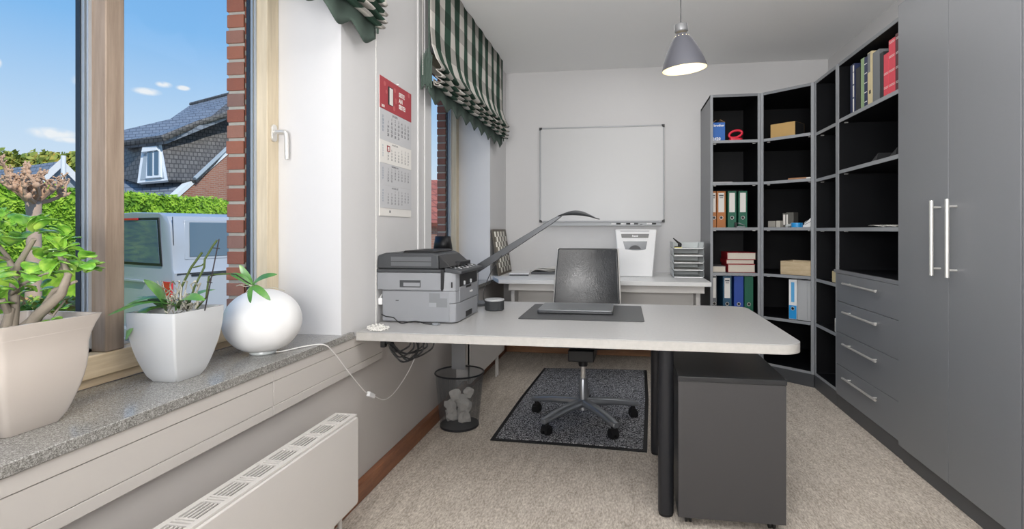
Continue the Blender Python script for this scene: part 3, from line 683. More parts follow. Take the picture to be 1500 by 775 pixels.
# ---------------------------------------------------------------- DESK LAMP
dl = thing('desk_lamp', 'black slim desk lamp with long slanted arm rising behind the printer', 'desk lamp', (-.80, 2.80, DZ))
LB = Vector((-.800, 2.80, DZ))
obj('base', MB().lathe([(.075, 0), (.078, .003), (.076, .014), (.0, .016)], (-.815, 2.83, DZ + .0005), 36), Mt['tarm'], dl)
obj('post', MB().cyl((-.803, 2.80, DZ + .012), (-.803, 2.80, .955), .0075), Mt['silver'], dl)
a0 = Vector((-.812, 2.80, .930)); a1 = Vector((-.335, 2.80, 1.228)); dv = (a1 - a0).normalized(); nv_ = Vector((-dv.z, 0, dv.x))
m = MB(); m.loft([[p + nv_ * (h * k[1]) + Vector((0, k[0] * .011, 0)) for k in ((-1, -1), (1, -1), (1, 1), (-1, 1))] for p, h in ((a0 - dv * .02, .021), (a0 + dv * .2, .018), (a1 - dv * .06, .011), (a1, .006))])
obj('arm', m, Mt['tarm'], dl, bev=.002)
m = MB(); rings = []
for t_ in [k / 12 for k in range(13)]:
    p_ = Vector((-.350 + .222 * t_, 2.79, 1.226 + .024 * math.sin(PI * min(1, t_ * 1.05)) - .018 * t_)); w_ = .010 + .028 * math.sin(PI * min(1, t_ * 1.05 + .05)); h_ = .003 + .0105 * math.sin(PI * min(1, t_ * 1.08)) ** 1.3
    rings.append([p_ + Vector((0, w_ * math.cos(q * PI / 6), h_ * math.sin(q * PI / 6))) for q in range(12)])
obj('lamp_head', m.loft(rings), Mt['tarm'], dl)
cable('lamp_cord', [(-.66, 2.785, 1.012), (-.70, 2.77, .95), (-.735, 2.75, .87), (-.748, 2.73, .80), (-.735, 2.715, .765), (-.716, 2.705, .757)], .0022, Mt['wire'], None, parent=dl)

# ---------------------------------------------------------------- CALENDAR
cal = thing('wall_calendar', 'long red and white four month wall calendar hanging between the windows', 'calendar', (-1.10, 2.43, 1.21))
cy0, cy1 = 2.252, 2.608
obj('back_board', B(XL + .001, XL + .003, cy0, cy1, 1.216, 1.862), Mt['paper'], cal)
obj('header', B(XL + .0032, XL + .0052, cy0, cy1, 1.714, 1.862), Mt['calred'], cal)
obj('hanging_pin', MB().cyl((XL, 2.443, 1.868), (XL + .01, 2.443, 1.868), .004, 8), Mt['white'], cal)
xt = XL + .0055
ph = obj('phone_picture', MB().prism([(xt, y, z) for y, z in ((2.335, 1.745), (2.39, 1.745), (2.39, 1.832), (2.335, 1.832))], (.0006, 0, 0)), Mt['black'], cal)
obj('screen', B(xt + .0006, xt + .001, 2.350, 2.386, 1.748, 1.828), Mt['paper'], ph)
m = MB()
for (y, z, r) in ((2.30, 1.835, .012), (2.318, 1.80, .010), (2.41, 1.83, .012), (2.42, 1.78, .014), (2.575, 1.845, .012), (2.40, 1.74, .014)): m.cyl((xt, y, z), (xt + .0005, y, z), r, 7)
obj('petal_print', m, mat('petal_pink', 'bd5f60', .7), cal)
text('header_text', 'SEITE\nAN\nSEITE!', .030, Mt['paper'], cal, basis((xt, 2.455, 1.812), (0, 1, 0), (0, 0, 1)), 'LEFT', bold=.0008)
text('header_year', '2025', .016, Mt['paper'], cal, basis((xt, 2.268, 1.722), (0, 1, 0), (0, 0, 1)), 'LEFT', bold=.0003)
zs_ = [1.7135, 1.569, 1.463, 1.36, 1.253]
import calendar as _c
for k in range(4):
    za, zb_ = zs_[k], zs_[k + 1]
    sh = obj('month_sheet', B(XL + .0032, XL + .0044 + .0008 * (k % 2), cy0, cy1, zb_ + .0005, za), Mt['paper' if k == 1 else 'calgrey'], cal)
    yr, mo = 2025, 7 + k
    rows = _c.Calendar(0).monthdayscalendar(yr, mo); hh = (za - zb_) / 8
    cols = [[] for _ in range(7)]
    for r in rows:
        for j, dday in enumerate(r): cols[j].append(str(dday) if dday else ' ')
    for j in range(7):
        text('day_numbers', '\n'.join(cols[j]), hh * 1.08, Mt['ink'], sh, basis((XL + .0054, cy0 + .085 + .0385 * j, za - hh * 2.2), (0, 1, 0), (0, 0, 1)), ext=.0001)
    text('week_numbers', '\n'.join(str(27 + k * 4 + q) for q in range(len(rows))), hh * .9, mat('week_ink', '7d90a3', .8), sh, basis((XL + .0054, cy0 + .03, za - hh * 2.2), (0, 1, 0), (0, 0, 1)), ext=.0001)
    text('month_name', ['JULI', 'AUGUST', 'SEPTEMBER', 'OKTOBER'][k] + ' 2025', hh * .8, Mt['ink'], sh, basis((XL + .0054, cy0 + .16, za - hh * 1.0), (0, 1, 0), (0, 0, 1)), ext=.0001)
m = MB(); q = XL + .0058; y_, z_, s1, s2 = cy0 + .072, 1.521, .030, .028
m.box(q, q + .001, y_, y_ + s1, z_, z_ + .004).box(q, q + .001, y_, y_ + s1, z_ + s2 - .004, z_ + s2).box(q, q + .001, y_, y_ + .004, z_, z_ + s2).box(q, q + .001, y_ + s1 - .004, y_ + s1, z_, z_ + s2)
obj('date_marker', m, Mt['red'], cal)
obj('footer_strip', B(XL + .0032, XL + .0042, cy0, cy1, 1.217, 1.2525), Mt['paper'], cal)
obj('footer_mark', B(XL + .0043, XL + .0046, cy0 + .10, cy0 + .112, 1.232, 1.243), Mt['ink'], cal)

# ---------------------------------------------------------------- PENDANT LAMP
PC = Vector((.262, 2.50, 0)); pl = thing('pendant_lamp', 'dark grey cone shaped pendant lamp with lit cream inside hanging from the ceiling', 'pendant lamp', (.262, 2.5, 1.88))
obj('cord', MB().cyl((.262, 2.5, 2.115), (.262, 2.5, ZC - .02), .0022, 8), Mt['dark'], pl)
obj('ceiling_cap', MB().lathe([(.05, 0), (.05, -.012), (.02, -.022), (0, -.022)], (.262, 2.5, ZC - .0005), 32), Mt['lampband'], pl)
tr_ = Matrix.Rotation(math.radians(-5), 3, 'Y') @ Matrix.Rotation(math.radians(2.5), 3, 'X')
top = Vector((.262, 2.5, 2.108))
outer = [(.026, -.045), (.028, -.052), (.039, -.062), (.054, -.085), (.070, -.115), (.084, -.148), (.094, -.175), (.100, -.196), (.1035, -.208)]
inner = [(.1015, -.208), (.0975, -.194), (.091, -.172), (.081, -.145), (.067, -.112), (.051, -.083), (.036, -.062)]
obj('lamp_shade', MB().lathe(outer + [(.1022, -.2085)], top, 56, tr_, False), Mt['lampgrey'], pl, fixn=False)
obj('shade_lining', MB().lathe([(.1035, -.2083)] + inner + [(.0, -.058)], top, 56, tr_, False), Mt['lampin'], pl, fixn=False)
obj('top_band', MB().lathe([(.0, .0), (.030, 0), (.032, -.003), (.031, -.032), (.027, -.036), (.0, -.036)], top, 36, tr_), Mt['lampband'], pl)
m = MB()
for r_, z_, n_ in ((.0335, -.0572, 12), (.0375, -.065, 12)):
    for k in range(n_):
        a = 2 * PI * (k + .5 * (n_ == 12 and r_ > .034)) / n_; m.ell(top + tr_ @ Vector((r_ * math.cos(a), r_ * math.sin(a), z_)), .0022, .0022, .0022, 6, 4)
obj('vent_hole', m, mat('vent_hole_glow', 'fff3d0', .5, emit='ffe7b0', es=1.5), pl)
obj('bulb', MB().ell(top + tr_ @ Vector((0, 0, -.105)), .026, .026, .034, 16, 10).cyl(top + tr_ @ Vector((0, 0, -.055)), top + tr_ @ Vector((0, 0, -.085)), .013), Mt['bulb'], pl)

# ---------------------------------------------------------------- WHITEBOARD
wbd = thing('whiteboard', 'large whiteboard with thin grey frame and black corners on the back wall', 'whiteboard', (-.21, YB - .01, 1.19))
bx0, bx1, bz0, bz1 = -.782, .362, 1.222, 2.106
obj('board', B(bx0 + .012, bx1 - .012, YB - .016, YB - .002, bz0 + .012, bz1 - .012), Mt['boardwhite'], wbd)
m = MB(); m.box(bx0, bx1, YB - .021, YB - .001, bz1 - .013, bz1).box(bx0, bx1, YB - .021, YB - .001, bz0, bz0 + .013).box(bx0, bx0 + .013, YB - .021, YB - .001, bz0 + .013, bz1 - .013).box(bx1 - .013, bx1, YB - .021, YB - .001, bz0 + .013, bz1 - .013)
obj('frame', m, Mt['alu'], wbd, bev=.002)
for xx in (bx0, bx1):
    for zz in (bz0, bz1):
        sx = 1 if xx == bx0 else -1; sz = 1 if zz == bz0 else -1
        obj('corner_cap', MB().prism([(xx - sx * .002, YB - .024, zz - sz * .002), (xx + sx * .026, YB - .024, zz - sz * .002), (xx + sx * .022, YB - .024, zz + sz * .014), (xx + sx * .014, YB - .024, zz + sz * .022), (xx - sx * .002, YB - .024, zz + sz * .026)], (0, .022, 0)), Mt['black'], wbd, bev=.002)
obj('pen_tray', MB().prism([(bx0 + .03, YB - .050, 1.190), (bx0 + .03, YB - .050, 1.200), (bx0 + .03, YB - .047, 1.200), (bx0 + .03, YB - .046, 1.196), (bx0 + .03, YB - .01, 1.196), (bx0 + .03, YB - .01, 1.2215), (bx0 + .03, YB - .002, 1.2215), (bx0 + .03, YB - .002, 1.190)], (bx1 - bx0 - .06, 0, 0)), Mt['alu'], wbd)
for k, (xx, c1, lab) in enumerate(((-.085, 'black', 'leftmost'), (.005, 'black', 'second from left'), (.075, 'dark', 'third from left'), (.235, 'black', 'rightmost'))):
    g = thing('board_marker', 'black capped marker on the whiteboard tray, %s of four' % lab, 'marker', (xx, YB - .04, 1.1965), group='markers on the whiteboard tray')
    obj('barrel', MB().cyl((xx - .03, YB - .034, 1.2055), (xx + .015, YB - .034, 1.2055), .0085, 12), Mt['white'], g); obj('cap', MB().cyl((xx + .015, YB - .034, 1.2055), (xx + .052, YB - .034, 1.2055), .0092, 12), Mt[c1], g)
meta(obj('board_magnet', MB().lathe([(.011, 0), (.012, .008), (.0, .009)], (.155, YB - .032, 1.1965), 14), Mt['black']), 'small round black magnet on the whiteboard tray', 'magnet')

# ---------------------------------------------------------------- BACK DESK
Mt['tablewhite'] = mat('white_laminate', 'dcdcdb', .35); Mt['tableedge'] = mat('white_laminate_under', 'cbc8c4', .5)
TZ = .765
bd = thing('side_table', 'long pale worktop table along the back wall under the whiteboard', 'table', (-.2, 4.4, 0))
obj('tabletop', MB().flat([(-.965, 3.965), (.635, 3.965), (.635, YB - .002), (XL + .002, YB - .002), (XL + .002, 4.27), (-1.085, 4.262), (-1.05, 4.16)], TZ - .032, TZ), Mt['tablewhite'], bd, bev=.002)
obj('apron', MB().box(-.90, .595, 4.03, 4.05, .675, TZ - .033), Mt['tableedge'], bd, bev=.001)
for xx in (-.90, .545): obj('leg_panel', B(xx, xx + .03, 4.12, YB - .002, .34, TZ - .033), Mt['tableedge'], bd, bev=.001)
obj('modesty_panel', B(-.868, .543, 4.26, 4.278, .30, .70), Mt['tableedge'], bd)
# shredder
sh = thing('paper_shredder', 'white paper shredder with grey window standing on the back worktop', 'shredder', (.10, 4.45, TZ))
pf = [(-.066, TZ + .001), (.236, TZ + .001), (.252, TZ + .38), (-.082, TZ + .38)]
m = MB(); m.loft([[Vector((x * 1, 4.345, z)) for x, z in ((-.038, TZ + .001), (.231, TZ + .001), (.266, TZ + .389), (-.072, TZ + .389))], [Vector((x, 4.60, z)) for x, z in ((-.038, TZ + .001), (.231, TZ + .001), (.266, TZ + .389), (-.072, TZ + .389))]])
obj('body', m, Mt['white'], sh, bev=.008)
yf = 4.345
obj('feed_slot', B(-.030, .205, yf - .0015, yf + .01, 1.140, 1.144), Mt['dark'], sh)
bp = obj('brand_panel', MB().prism([(-.024, yf - .002, 1.118), (.203, yf - .002, 1.118), (.196, yf - .002, 1.085), (-.018, yf - .002, 1.085)], (0, .006, 0)), mat('shredder_grey', '7d7c7b', .45), sh)
text('brand_text', 'HSM', .024, Mt['white'], sh, basis((.09, yf - .0025, 1.093), (1, 0, 0), (0, 0, 1)), bold=.001) if 0 else text('brand_text', 'Rexel', .021, Mt['white'], sh, basis((.09, yf - .0025, 1.095), (1, 0, 0), (0, 0, 1)), bold=.0008)
pts = [(-.008, 1.058), (.188, 1.058), (.176, .992)] + [(.176 - .157 * k / 6, .992 - .008 * math.sin(PI * k / 6)) for k in range(1, 6)] + [(.010, .992)]
obj('bin_window', MB().prism([(x, yf - .002, z) for x, z in pts], (0, .004, 0)), mat('smoked_window', '6f7377', .2), sh)
obj('shredded_paper', MB().prism([(.04 + .10 * k / 8, yf - .0028, .992 + (.033 * math.sin(PI * k / 8) ** .6 if 0 < k < 8 else 0)) for k in range(9)], (0, .0006, 0)), Mt['dark'], sh)
# letter trays
X0, X1, TY = .392, .632, 4.300
for k in range(5):
    zb_ = TZ + .001 + .0575 * k
    pos = ['lowest', 'second from the bottom', 'middle', 'second from the top', 'topmost'][k]
    g = thing('letter_tray', 'clear frosted letter tray, %s of the stack beside the shelves' % pos, 'letter tray', ((X0 + X1) / 2, TY + .16, zb_), group='letter trays stacked on the worktop')
    m = MB(); m.box(X0 + .008, X1 - .008, TY + .003, TY + .32, zb_ + .003, zb_ + .0055); m.box(X0, X1, TY + .318, TY + .322, zb_ + .003, zb_ + .05)
    obj('tray_floor', m, Mt['trans'], g)
    m = MB()
    for sx, xx in ((1, X0), (-1, X1)):
        m.prism([(xx, TY + .02, zb_ + .0565), (xx + sx * .003, TY + .02, zb_ + .0565), (xx + sx * .003, TY, zb_ + .020), (xx + sx * .010, TY, zb_ + .0055), (xx + sx * .010, TY, zb_ + .0015), (xx, TY, zb_ + .012)], (0, .29, 0))
    obj('side_wall', m, Mt['trans'], g, bev=.0008)
    obj('front_lip', MB().box(X0 + .008, X1 - .008, TY - .002, TY + .003, zb_ + .0015, zb_ + .009), Mt['white'], g, bev=.001)
    if k in (3, 1, 2): meta(obj('paper_stack', B(X0 + .015, X1 - .018, TY + .012, TY + .309, zb_ + .006, zb_ + (.012 if k == 3 else .0085)), Mt['paper'], bev=.0005), 'white sheets of paper lying in the tray, %s of the stack' % pos, 'paper')
hp = thing('hole_punch', 'black open hole punch on a yellow pad on top of the letter trays', 'hole punch', (.44, 4.36, TZ + .31))
hz = TZ + .001 + .0575 * 4 + .0056
meta(obj('note_pad', B(.405, .462, 4.31, 4.37, hz + .001, hz + .010), Mt['yellow'], bev=.001), 'small yellow note pad under the black hole punch', 'note pad')
hz += .0105
obj('base', MB().box(.405, .458, 4.32, 4.36, hz, hz + .008).ell((.447, 4.34, hz + .018), .016, .014, .018, 12, 8), Mt['black'], hp, bev=.002)
obj('lever', MB().tube([(.455, 4.34, hz + .022), (.43, 4.34, hz + .040), (.395, 4.34, hz + .072)], [.010, .008, .004], 8), Mt['black'], hp)
# chess board
cb_ = thing('chess_board', 'checkered wooden board leaning upright in the corner on the back worktop', 'board game', (-1.07, 4.5, TZ))
A_ = Vector((-1.030, 4.262, TZ + .001)); Bv = Vector((-.004, .50, 0)); Cv = Vector((-.058, 0, .39)); nx = Bv.cross(Cv).normalized()
if nx.x < 0: nx = -nx
m = MB(); m.prism([A_, A_ + Bv, A_ + Bv + Cv, A_ + Cv], -nx * .014); obj('frame', m, Mt['checkdark'], cb_, bev=.001)
def chk(u, v): return tuple(A_ + Bv * (.06 + .88 * u) + Cv * (.05 + .90 * v) + nx * .0008)
obj('checkered_field', MB().grid(chk, 1, 1, lambda u, v: (u * 8.0, v * 8.0)), Mt['checker'], cb_, solid=.0005)
# flat white tablet and papers
wt = thing('document_scanner', 'flat white device lying in the corner of the back worktop', 'device', (-.88, 4.45, TZ))
obj('base', MB().flat([(-.955, 4.31), (-.795, 4.33), (-.86, 4.77), (-1.005, 4.75)], TZ + .001, TZ + .010), Mt['dark'], wt, bev=.002)
obj('lid', MB().flat([(-.960, 4.305), (-.790, 4.325), (-.855, 4.775), (-1.01, 4.755)], TZ + .0105, TZ + .019), Mt['white'], wt, bev=.003)
meta(obj('document_folder', MB().flat([(-.80, 4.47), (-.50, 4.48), (-.50, 4.72), (-.80, 4.71)], TZ + .001, TZ + .022), Mt['dark'], bev=.002), 'dark flat folder under loose papers on the back worktop', 'folder')
for k in range(3):
    def pf_(u, v, k=k): return (-.80 + .03 * k + .30 * u, 4.50 + .01 * k + .20 * v, TZ + .030 + .009 * k + .006 * math.sin(u * 9 + k * 2) * math.cos(v * 4 + k) + .002)
    meta(obj('paper_sheet', MB().grid(pf_, 12, 6), Mt['paper'], solid=.0008), ['wavy white paper sheet resting directly on the dark folder', 'wavy white paper sheet in the middle of the pile on the folder', 'wavy white paper sheet topmost on the folder by the chair back'][k], 'paper')

# table lamp on far window sill
tl = thing('table_lamp', 'small table lamp with black tapered shade on the far window sill', 'table lamp', (-1.25, 3.50, .7325))
obj('base', MB().lathe([(.045, 0), (.046, .008), (.012, .014), (.008, .03)], (-1.25, 3.50, .733), 28), Mt['silver'], tl)
obj('stem', MB().cyl((-1.25, 3.5, .76), (-1.25, 3.5, 1.03), .006, 12), Mt['silver'], tl)
obj('lamp_shade', MB().lathe([(.066, 0), (.052, .094)], (-1.25, 3.50, 1.012), 36, None, False), Mt['black'], tl, solid=.002, fixn=False)

# ---------------------------------------------------------------- CABINETS
UH = 2.229; SH = [.475, .81, 1.17, 1.53, 1.865]
def unit(name, label, fp, shelves, z0=.095, drawers=None, lowshelf=True, grp=None, sidesfrom=0):
    cx = sum(p[0] for p in fp) / len(fp); cy = sum(p[1] for p in fp) / len(fp)
    r = thing(name, label, 'shelf unit', (cx, cy, 0), group=grp); T = .018
    P = [Vector((x, y)) for x, y in fp]; n = len(P); ce = Vector((cx, cy))
    f0, f1 = P[0], P[1]; fd_ = (f1 - f0).normalized(); inn = Vector((-fd_.y, fd_.x))
    if inn.dot(ce - f0) < 0: inn = -inn
    def inward(a, b):
        d_ = (b - a).normalized(); q = Vector((-d_.y, d_.x)); return q if q.dot(ce - a) > 0 else -q
    # inner polygon (offset inwards by T on every side but the front)
    lines = []
    for i in range(n):
        a, b = P[i], P[(i + 1) % n]; q = inward(a, b); off = .003 if i == 0 else T
        lines.append((a + q * off, (b - a).normalized()))
    inner_ = []
    for i in range(n):
        (a, d1), (b, d2) = lines[i - 1], lines[i]; den = d1.x * d2.y - d1.y * d2.x
        t_ = ((b.x - a.x) * d2.y - (b.y - a.y) * d2.x) / den; inner_.append(a + d1 * t_)
    for i in range(1, n):
        a, b = P[i], P[(i + 1) % n]; side = i in (1, n - 1)
        q = inward(a, b) * T
        a2, b2 = inner_[i], inner_[(i + 1) % n]
        quad = [a, b, b2, a2]
        outside = obj('side_panel' if side else 'back_panel', MB().flat([(v.x, v.y) for v in quad], z0, UH), Mt['cab'] if side else Mt['cabin'], r)
        if side:                                   # thin black sheet on the inside face
            s_in = MB(); off_ = q.normalized() * .0012
            s_in.flat([(a2.x, a2.y), (b2.x, b2.y), ((b2 + off_).x, (b2 + off_).y), ((a2 + off_).x, (a2 + off_).y)], z0 + .02, UH - .02); obj('inner_sheet', s_in, Mt['cabin'], outside)
            fr_ = P[1] if i == 1 else P[0]; sgn = -1 if i == 1 else 1
            e = fr_ ; e2 = fr_ + fd_ * sgn * (T + .002); o_ = -inn * .0015
            obj('edge_band', MB().flat([((e + o_).x, (e + o_).y), ((e2 + o_).x, (e2 + o_).y), ((e2 + inn * .004).x, (e2 + inn * .004).y), ((e + inn * .004).x, (e + inn * .004).y)], z0, UH), Mt['edge'], outside)
    poly = [(v.x, v.y) for v in inner_]
    def edge(z, zt, par, m='edge'):
        a = inner_[0]; b = inner_[1]; o_ = -inn * .002
        obj('edge_band', MB().flat([((a + o_).x, (a + o_).y), ((b + o_).x, (b + o_).y), ((b + inn * .002).x, (b + inn * .002).y), ((a + inn * .002).x, (a + inn * .002).y)], z, zt), Mt[m], par)
    tp = obj('top_panel', MB().flat(fp, UH - .019, UH), Mt['cab'], r); tl_ = obj('inner_sheet', MB().flat(poly, UH - .021, UH - .0192), Mt['cabin'], tp); edge(UH - .0205, UH - .0005, tp)
    bt = obj('bottom_panel', MB().flat(poly, z0, z0 + .019), Mt['cabin'], r); edge(z0, z0 + .019, bt)
    a = P[0] + inn * .012; b = P[1] + inn * .012
    a = P[0] - inn * .001; b = P[1] - inn * .001
    obj('plinth', MB().flat([((a).x, (a).y), (b.x, b.y), ((b + inn * .018).x, (b + inn * .018).y), ((a + inn * .018).x, (a + inn * .018).y)], .001, z0 - .001), Mt['plinth'], r)
    for z in shelves:
        s1 = obj('shelf', MB().flat(poly, z - .022, z), Mt['cabin'], r); edge(z - .022, z, s1)
        for q, sg in ((inner_[0], 1), (inner_[1], -1)):
            p_ = q + fd_ * sg * .022 + inn * .035
            obj('shelf_clip', B(p_.x - .010, p_.x + .010, p_.y - .006, p_.y + .006, z - .0275, z - .0222), Mt['chrome'], s1)
    return r, inner_, inn, fd_
unit('shelf_unit', 'dark grey open shelf unit beside the back worktop, first of the shelf row', [(.682, 4.318), (1.063, 4.318), (1.063, 4.845), (.682, 4.845)], SH, grp='dark shelf wall')
unit('corner_shelf_unit', 'dark grey corner shelf unit set at an angle in the room corner', [(1.0665, 4.318), (1.370, 4.052), (1.748, 4.052), (1.748, 4.845), (1.0665, 4.845)], SH, grp='dark shelf wall')
unit('shelf_unit', 'narrow dark grey open shelf unit between the corner unit and the drawers', [(1.3735, 4.048), (1.3735, 3.645), (1.748, 3.645), (1.748, 4.048)], [.475, .80, 1.165, 1.52, 1.855], grp='dark shelf wall')
du, _, _, _ = unit('drawer_shelf_unit', 'dark grey shelf unit with four drawers below and books on top shelf', [(1.3735, 3.642), (1.3735, 2.822), (1.748, 2.822), (1.748, 3.642)], [.893, 1.165, 1.535, 1.865], grp='dark shelf wall')
obj('drawer_top', B(1.352, 1.372, 2.822, 3.642, .876, .896), Mt['cab'], du, bev=.001)
for k, (z0_, z1_) in enumerate(((.100, .293), (.296, .500), (.503, .697), (.700, .874))):
    dr = obj('drawer', B(1.352, 1.3715, 2.825, 3.600, z0_, z1_), Mt['cab'], du, bev=.0015)
    hz_ = z1_ - .052
    obj('handle', MB().cyl((1.325, 3.012, hz_), (1.325, 3.44, hz_), .0065, 14).cyl((1.325, 3.06, hz_), (1.352, 3.06, hz_), .004, 8).cyl((1.325, 3.39, hz_), (1.352, 3.39, hz_), .004, 8), Mt['chrome'], dr)
def wardrobe(ya, yb, label, handles):
    r = thing('wardrobe', label, 'wardrobe', (1.55, (ya + yb) / 2, 0)); ym = (ya + yb) / 2
    m = MB().box(1.366, 1.748, ya, yb, .088, 2.262); obj('body', m, Mt['cab'], r)
    obj('plinth', B(1.367, 1.74, ya + .001, yb - .001, .001, .086), Mt['plinth'], r)
    for q, (a, b) in enumerate(((ya + .0012, ym - .0012), (ym + .0012, yb - .0012))):
        dd = obj('door', B(1.344, 1.3645, a, b, .086, 2.262), Mt['cab'], r, bev=.0012)
        hy = ym - .056 if q == 0 else ym + .054
        obj('handle', MB().cyl((1.308, hy, .955), (1.308, hy, 1.277), .0078, 16).cyl((1.308, hy, .985), (1.3445, hy, .985), .0045, 8).cyl((1.308, hy, 1.247), (1.3445, hy, 1.247), .0045, 8), Mt['chrome'], dd)
wardrobe(2.006, 2.818, 'tall dark grey two door wardrobe with long bar handles beside the drawers', True)
wardrobe(1.19, 2.003, 'tall dark grey wardrobe nearest the viewer, only its edge in the picture', True)

# ---------------------------------------------------------------- SHELF CONTENTS
def binder(x, y, z, w, m, label, rz=0, lab=True, h=.318, dpt=.28, labm=None, ring=True, lm='paper', lz=.42):
    g = thing('ring_binder', label, 'binder', (x, y, z), rz, 'ring binders on the shelves')
    obj('cover', MB().box(-w / 2, w / 2, 0, .004, .0005, h).box(-w / 2, -w / 2 + .003, .004, dpt, .0005, h).box(w / 2 - .003, w / 2, .004, dpt, .0005, h), Mt[m], g, local=True, bev=.001)
    obj('paper_block', B(-w / 2 + .006, w / 2 - .006, .006, dpt - .02, .006, h - .012), Mt['paper'], g, local=True)
    if lab: obj('label', B(-w * .33, w * .33, -.0012, 0, h * lz, h * .95), Mt[lm], g, local=True)
    if lab == 'text':
        l2 = obj('label_print', MB().box(-w * .25, w * .25, -.0018, -.0012, h * .86, h * .90).box(-w * .2, w * .2, -.0018, -.0012, h * .81, h * .83), Mt['ink'], g, local=True)
    if ring:
        m_ = MB(); m_.tube([(.0125 * math.cos(a), -.001, h * .27 + .0125 * math.sin(a)) for a in [2 * PI * k / 20 for k in range(21)]], .0024, 6, False); obj('finger_ring', m_, Mt['chrome'], g, local=True)
        obj('finger_hole', MB().cyl((0, -.0013, h * .27), (0, .001, h * .27), .0105, 18), Mt['black'], g, local=True)
    return g
YF = 4.36
s3 = SH[2]; s1_ = SH[0]
for i, (x, w_, m, lab, lbl) in enumerate(((.7185, .034, 'orange', 'text', 'orange ring binder half hidden at the end of the upper binder row'), (.774, .068, 'orange', 'text', 'orange ring binder standing next to the green one'), (.857, .066, 'green', 1, 'dark green ring binder next to the orange one'), (.940, .067, 'green', 1, 'dark green ring binder at the end of the upper row'))):
    binder(x, YF, s3, w_, m, lbl, 0, lab, .292)
for i, (x, w_, m, lab, lbl) in enumerate(((.720, .036, 'greybook', 1, 'narrow grey ring binder at the table side of the lower row'), (.820, .066, 'teal', 'text', 'teal blue ring binder with white label in the lower row'), (.909, .072, 'blue', 0, 'bright blue ring binder between the teal and green ones'), (.986, .066, 'green', 0, 'green ring binder at the end of the lower row'))):
    binder(x, YF, s1_, w_, m, lbl, 0, lab, .306)
def stackbook(name, x0, x1, y0, y1, z0, z1, cov, label, cat='book', grp=None, spine='left', rz=0):
    g = thing(name, label, cat, ((x0 + x1) / 2, (y0 + y1) / 2, z0), rz, grp); X, Y = (x1 - x0) / 2, (y1 - y0) / 2; h = z1 - z0
    obj('cover', MB().box(-X, X, -Y, Y, .0003, .003).box(-X, X, -Y, Y, h - .003, h - .0003).box(-X, -X + .003, -Y, Y, .003, h - .003), Mt[cov], g, local=True)
    obj('page_block', B(-X + .003, X - .004, -Y + .004, Y - .004, .0031, h - .0031), Mt['paperblk'], g, local=True)
    return g
z = SH[1]
stackbook('thick_book', .825, 1.035, 4.36, 4.64, z, z + .066, 'red', 'thick red covered book at the bottom of the stack of three', grp='stacked thick books')
stackbook('thick_book', .815, 1.030, 4.37, 4.64, z + .067, z + .102, 'red', 'thinner red covered book in the middle of the stack of three', grp='stacked thick books')
stackbook('thick_book', .820, 1.040, 4.36, 4.63, z + .103, z + .160, 'red', 'thick red covered book on top of the stack of three', grp='stacked thick books')
stackbook('thick_book', .704, .810, 4.36, 4.60, z, z + .050, 'greybook', 'small pale book lying beside the stack of three red books')
# blue carton and stapler on top shelf
z = SH[4]
bx = thing('toner_carton', 'open blue printer toner carton on the top shelf of the first unit', 'carton', (.755, 4.42, z))
obj('carton', B(.702, .803, 4.36, 4.52, z + .0005, z + .150), Mt['boxblue'], bx, bev=.001)
obj('flap', MB().prism([(.803, 4.36, z + .150), (.803, 4.50, z + .150), (.765, 4.50, z + .172), (.765, 4.36, z + .172)], (0, 0, .002)), Mt['card'], bx)
obj('flap', MB().prism([(.702, 4.36, z + .150), (.702, 4.50, z + .150), (.735, 4.50, z + .168), (.735, 4.36, z + .168)], (0, 0, .002)), Mt['card'], bx)
text('brand_text', 'brother', .026, Mt['white'], bx, basis((.756, 4.3595, z + .118), (1, 0, 0), (0, 0, 1)), bold=.0008)
text('number_text', '2420', .032, Mt['white'], bx, basis((.7045, 4.3595, z + .008), (1, 0, 0), (0, 0, 1)), 'LEFT', bold=.0012)
st = thing('hand_punch', 'bright red desk punch with loop handle on the top shelf', 'office tool', (.89, 4.38, z))
obj('base', MB().prism([(x + .892, y + 4.40, z + .0005) for x, y in rr(.10, .07, .02, 4)], (0, 0, .024)), Mt['redbright'], st, bev=.004)
m = MB(); m.tube([(.892 + .050 * math.cos(a) + .006 * math.sin(a), 4.40, z + .060 + .029 * math.sin(a) + 0.006 * math.cos(a)) for a in [2 * PI * k / 28 for k in range(29)]], .0095, 10, False); obj('handle', m, Mt['redbright'], st)
meta(obj('paper_sheet', B(.71, .86, 4.36, 4.56, SH[3] + .0005, SH[3] + .007), Mt['paper'], bev=.001), 'thin white papers lying on the second shelf from the top', 'paper')
pp_ = thing('stapler', 'small silver and black stapler lying in front of the green binders', 'stapler', (.91, 4.34, s3))
obj('base', MB().box(.887, .952, 4.330, 4.350, s3 + .0005, s3 + .010), Mt['silver'], pp_, bev=.002)
obj('jaw', MB().prism([(.890, 4.330, s3 + .036), (.905, 4.330, s3 + .038), (.948, 4.330, s3 + .020), (.948, 4.330, s3 + .014)], (0, .018, 0)), Mt['silver'], pp_, bev=.002)
obj('hinge', MB().box(.872, .892, 4.331, 4.349, s3 + .0005, s3 + .042), Mt['black'], pp_, bev=.003)
